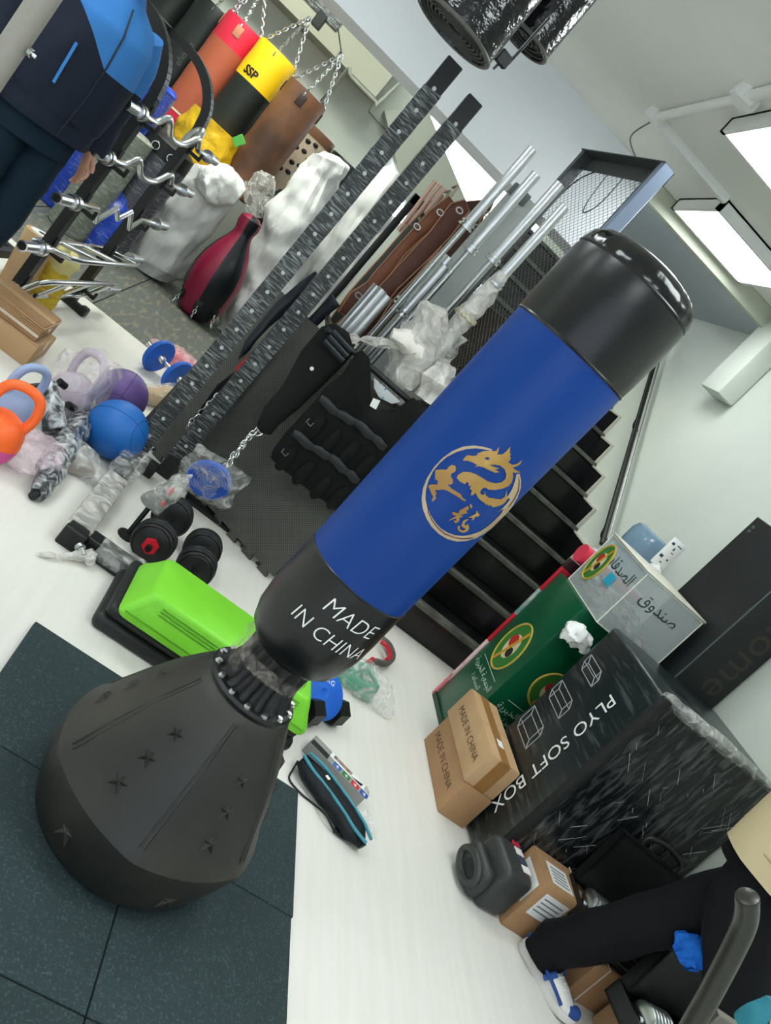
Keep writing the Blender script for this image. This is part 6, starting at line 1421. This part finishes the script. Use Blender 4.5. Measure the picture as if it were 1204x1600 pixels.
def shoe(t, c, ang_, upper, sole, accent=None, s=1.0):
    T = TM(c, ang_)
    out = [(-.038, -.09), (-.042, .0), (-.05, .09), (-.045, .15), (-.02, .185), (.012, .185), (.04, .15), (.045, .08), (.036, 0), (.036, -.09), (.015, -.115), (-.018, -.115)]
    pts = smooth_path([(p[0], p[1], 0) for p in out], 4, True)
    m = MB(); n = len(pts); vs = []
    for z, k in ((0, .94), (.006, 1.0), (.028, 1.0), (.034, .97)): vs += [(p.x * k, p.y * k + .0, z + .012 * max(0, (p.y - .1) / .085) ** 2 * (1 if z < .02 else .6)) for p in pts]
    fs = [(i * n + j, i * n + (j + 1) % n, (i + 1) * n + (j + 1) % n, (i + 1) * n + j) for i in range(3) for j in range(n)] + [tuple(range(n - 1, -1, -1)), tuple(3 * n + j for j in range(n))]
    so = m.add(vs, fs, T).build('sole', sole, t)
    m = MB(); vs = []; lv = ((.030, .96, 0, 1), (.05, .92, -.004, 1), (.068, .78, -.02, .86), (.085, .62, -.05, .55), (.105, .60, -.058, .46))
    for z, k, dy, ky in lv: vs += [(p.x * k, (p.y + .1) * k * ky - .1 + (.012 if ky < 1 else .0), z) for p in pts]
    fs = [(i * n + j, i * n + (j + 1) % n, (i + 1) * n + (j + 1) % n, (i + 1) * n + j) for i in range(len(lv) - 1) for j in range(n)] + [tuple((len(lv) - 1) * n + j for j in range(n))]
    up = m.add(vs, fs, T).build('shoe_upper', upper, t, ang=60)
    if accent:
        for sx_ in (-1, 1):
            MB().tube([T @ Vector(p) for p in smooth_path([(sx_ * .046, .13, .045), (sx_ * .046, .08, .055), (sx_ * .043, .02, .062), (sx_ * .037, -.05, .07)], 4)], [.010] * 12 + [.014], 8, flat=.5).build('side_stripe', accent, t)
            MB().tube([T @ Vector(p) for p in smooth_path([(sx_ * .047, .03, .04), (sx_ * .04, .04, .065), (sx_ * .028, .045, .082)], 4)], .013, 8, flat=.5).build('side_stripe', accent, t)
        MB().lump([T @ Vector((-.02, .155, .05)), T @ Vector((.0, .168, .052)), T @ Vector((.02, .155, .05))], [.018, .022, .018], 12, .001, 5, 0).build('toe_cap', accent, t)
        MB().rbox((-.022, -.115, .04), (.022, -.104, .075), .004, 2, T).build('heel_tab', accent, t)
    for k in range(4): MB().tube([T @ Vector((-.02, .055 + k * .02 - .02, .084 - k * .006)), T @ Vector((0, .06 + k * .02 - .02, .091 - k * .006)), T @ Vector((.02, .055 + k * .02 - .02, .084 - k * .006))], .003, 6).build('lace', WHITEP, t)
DKS = mat('dark_shoe', (30, 32, 36), .6)
for s in (-1, 1): 
    q = WM[P1.name] @ Vector((s * .122, .0, 0)); shoe(P1, q, -2.25, DKS, mat('shoe_sole_grey', (150, 150, 148), .6))
# walker at the lower right: dark trousers, beige jacket, white and blue trainers
rot2 = math.atan2(-.12, -.21) + PI + PI; rot2 = math.atan2(-.5, -.866)
W2 = (Matrix.Translation((2.30, 1.82, 0)) @ Matrix.Rotation(rot2, 4, 'Z')).inverted()
an1 = W2 @ Vector((2.215, 2.065, .10)); kn1 = W2 @ Vector((2.27, 1.93, .50)); an2 = W2 @ Vector((2.42, 1.52, .09)); kn2 = W2 @ Vector((2.44, 1.62, .5))
P2 = person('person walking in dark trousers and white trainers with blue stripes, cut off at the right', (2.30, 1.82, 0), rot2,
            [((-.06, 0, .92), kn1, an1, an1 + Vector((0, .03, -.04))), ((.09, 0, .92), kn2, an2, an2 + Vector((0, .03, -.04)))],
            [((-.19, 0, 1.45), (-.22, -.08, 1.17), (-.2, -.02, .95), (0, 1, 0)), ((.19, 0, 1.45), (.24, .02, 1.17), (.22, .14, .98), (0, 1, 0))])
BT = mat('black_trousers', (10, 11, 15), .8, spec=.25, bump=(26, .1))
tr2 = loft([(0, 0, 1.0, .19, .14), (0, 0, .92, .195, .15), (0, 0, .85, .19, .15)], 40, .006, 4)
tr2.lump([(-.05, .0, .92), Vector((-.04, .0, .78)), kn1.lerp(Vector((-.04, 0, .78)), .4), kn1, kn1.lerp(an1, .5), an1 + Vector((0, 0, .02)), an1 + Vector((0, 0, -.055))], [.12, .115, .10, .092, .09, .085, .078], 22, .012, 9, 1)
tr2.lump([(.09, .0, .92), Vector((.10, .03, .78)), kn2, kn2.lerp(an2, .5), an2 + Vector((0, 0, -.04))], [.12, .11, .09, .085, .082], 22, .012, 9, 2)
tr2.build('trousers', BT, P2, local=True, ang=70)
BJ = mat('beige_jacket', (198, 182, 146), .7, spec=.25, bump=(40, .08))
j2 = loft([(0, .01, .90, .24, .175), (0, .01, .97, .245, .18), (0, .01, 1.12, .25, .185), (0, .01, 1.28, .25, .18), (0, 0, 1.42, .24, .16), (0, -.01, 1.5, .17, .12), (0, -.01, 1.55, .08, .08)], 44, .006, 5)
for s, el, wr_ in ((-1, (-.22, -.08, 1.17), (-.2, -.02, .97)), (1, (.24, .02, 1.17), (.22, .14, .99))): j2.lump([(s * .19, 0, 1.45), Vector((s * .23, 0, 1.32)), el, wr_], [.085, .085, .075, .055], 20, .008, 10, s)
jo2 = j2.build('jacket', BJ, P2, local=True, ang=70)
MB().tube([(.2475 * math.cos(a), .01 + .182 * math.sin(a), .965) for a in [2 * PI * q / 40 for q in range(40)]], .003, 6, closed=True).build('hem_seam', mat('beige_seam', (160, 144, 110), .7), jo2, local=True)
WSH = mat('white_leather', (226, 224, 218), .5); BST = mat('blue_suede', (36, 72, 138), .7)
hd_ = math.atan2(-.12, -.215)
shoe(P2, Vector((2.235, 2.035, 0)), math.atan2(-.49, -.87), WSH, mat('sole_white', (214, 210, 206), .6), BST)
shoe(P2, Vector((2.44, 1.48, 0)), math.atan2(-.49, -.87), WSH, MATS['sole_white'], BST)
# ------------------------------------------------------------------ machine handle close to the camera
YM = 1.0
mh = thing('exercise_machine', 'curved dark olive grey handlebar of a machine close to the camera', 'exercise machine', (1.5, YM, 0))
pth = smooth_path([A(1167, 1402, y=YM), A(1164, 1440, y=YM), A(1142, 1490, y=YM), A(1108, 1555, y=YM), A(1062, 1640, y=YM), A(1020, 1760, y=YM)], 6)
OLG = mat('olive_grey_paint', (44, 44, 37), .32, bump=(80, .04))
MB().tube(pth, .0205, 20).build('handlebar', OLG, mh)
e = pth[0]; d = (pth[0] - pth[1]).normalized(); MB().lathe([(.0, .006), (.012, .006), (.019, .003), (.0207, -.004)], 20, frame(e, d.orthogonal(), d.cross(d.orthogonal()))).build('end_cap', OLG, mh)
l = pth[-1]; MB().tube([l, (l.x, YM, .3), (l.x, YM, .02)], .03, 16).build('column', OLG, mh)
MB().rbox((l.x - .25, YM - .3, 0), (l.x + .25, YM + .12, .04), .01, 2).build('base', BLACKM, mh)
q = A(1125, 1600, y=YM); MB().rbox((-.03, -.01, -.02), (.03, .01, .02), .003, 1, TM(q)).build('bracket', mat('bracket_grey', (100, 98, 90), .4), mh)
m = MB(); m.lump([A(1165, 1600, y=1.35), A(1185, 1580, y=1.35), A(1205, 1562, y=1.35)], [.04, .03, .015], 14, .012, 12, 4)
tag(m.build('towel', mat('teal_cloth', (40, 120, 136), .7)), 'teal towel draped in the lower right corner', 'towel')
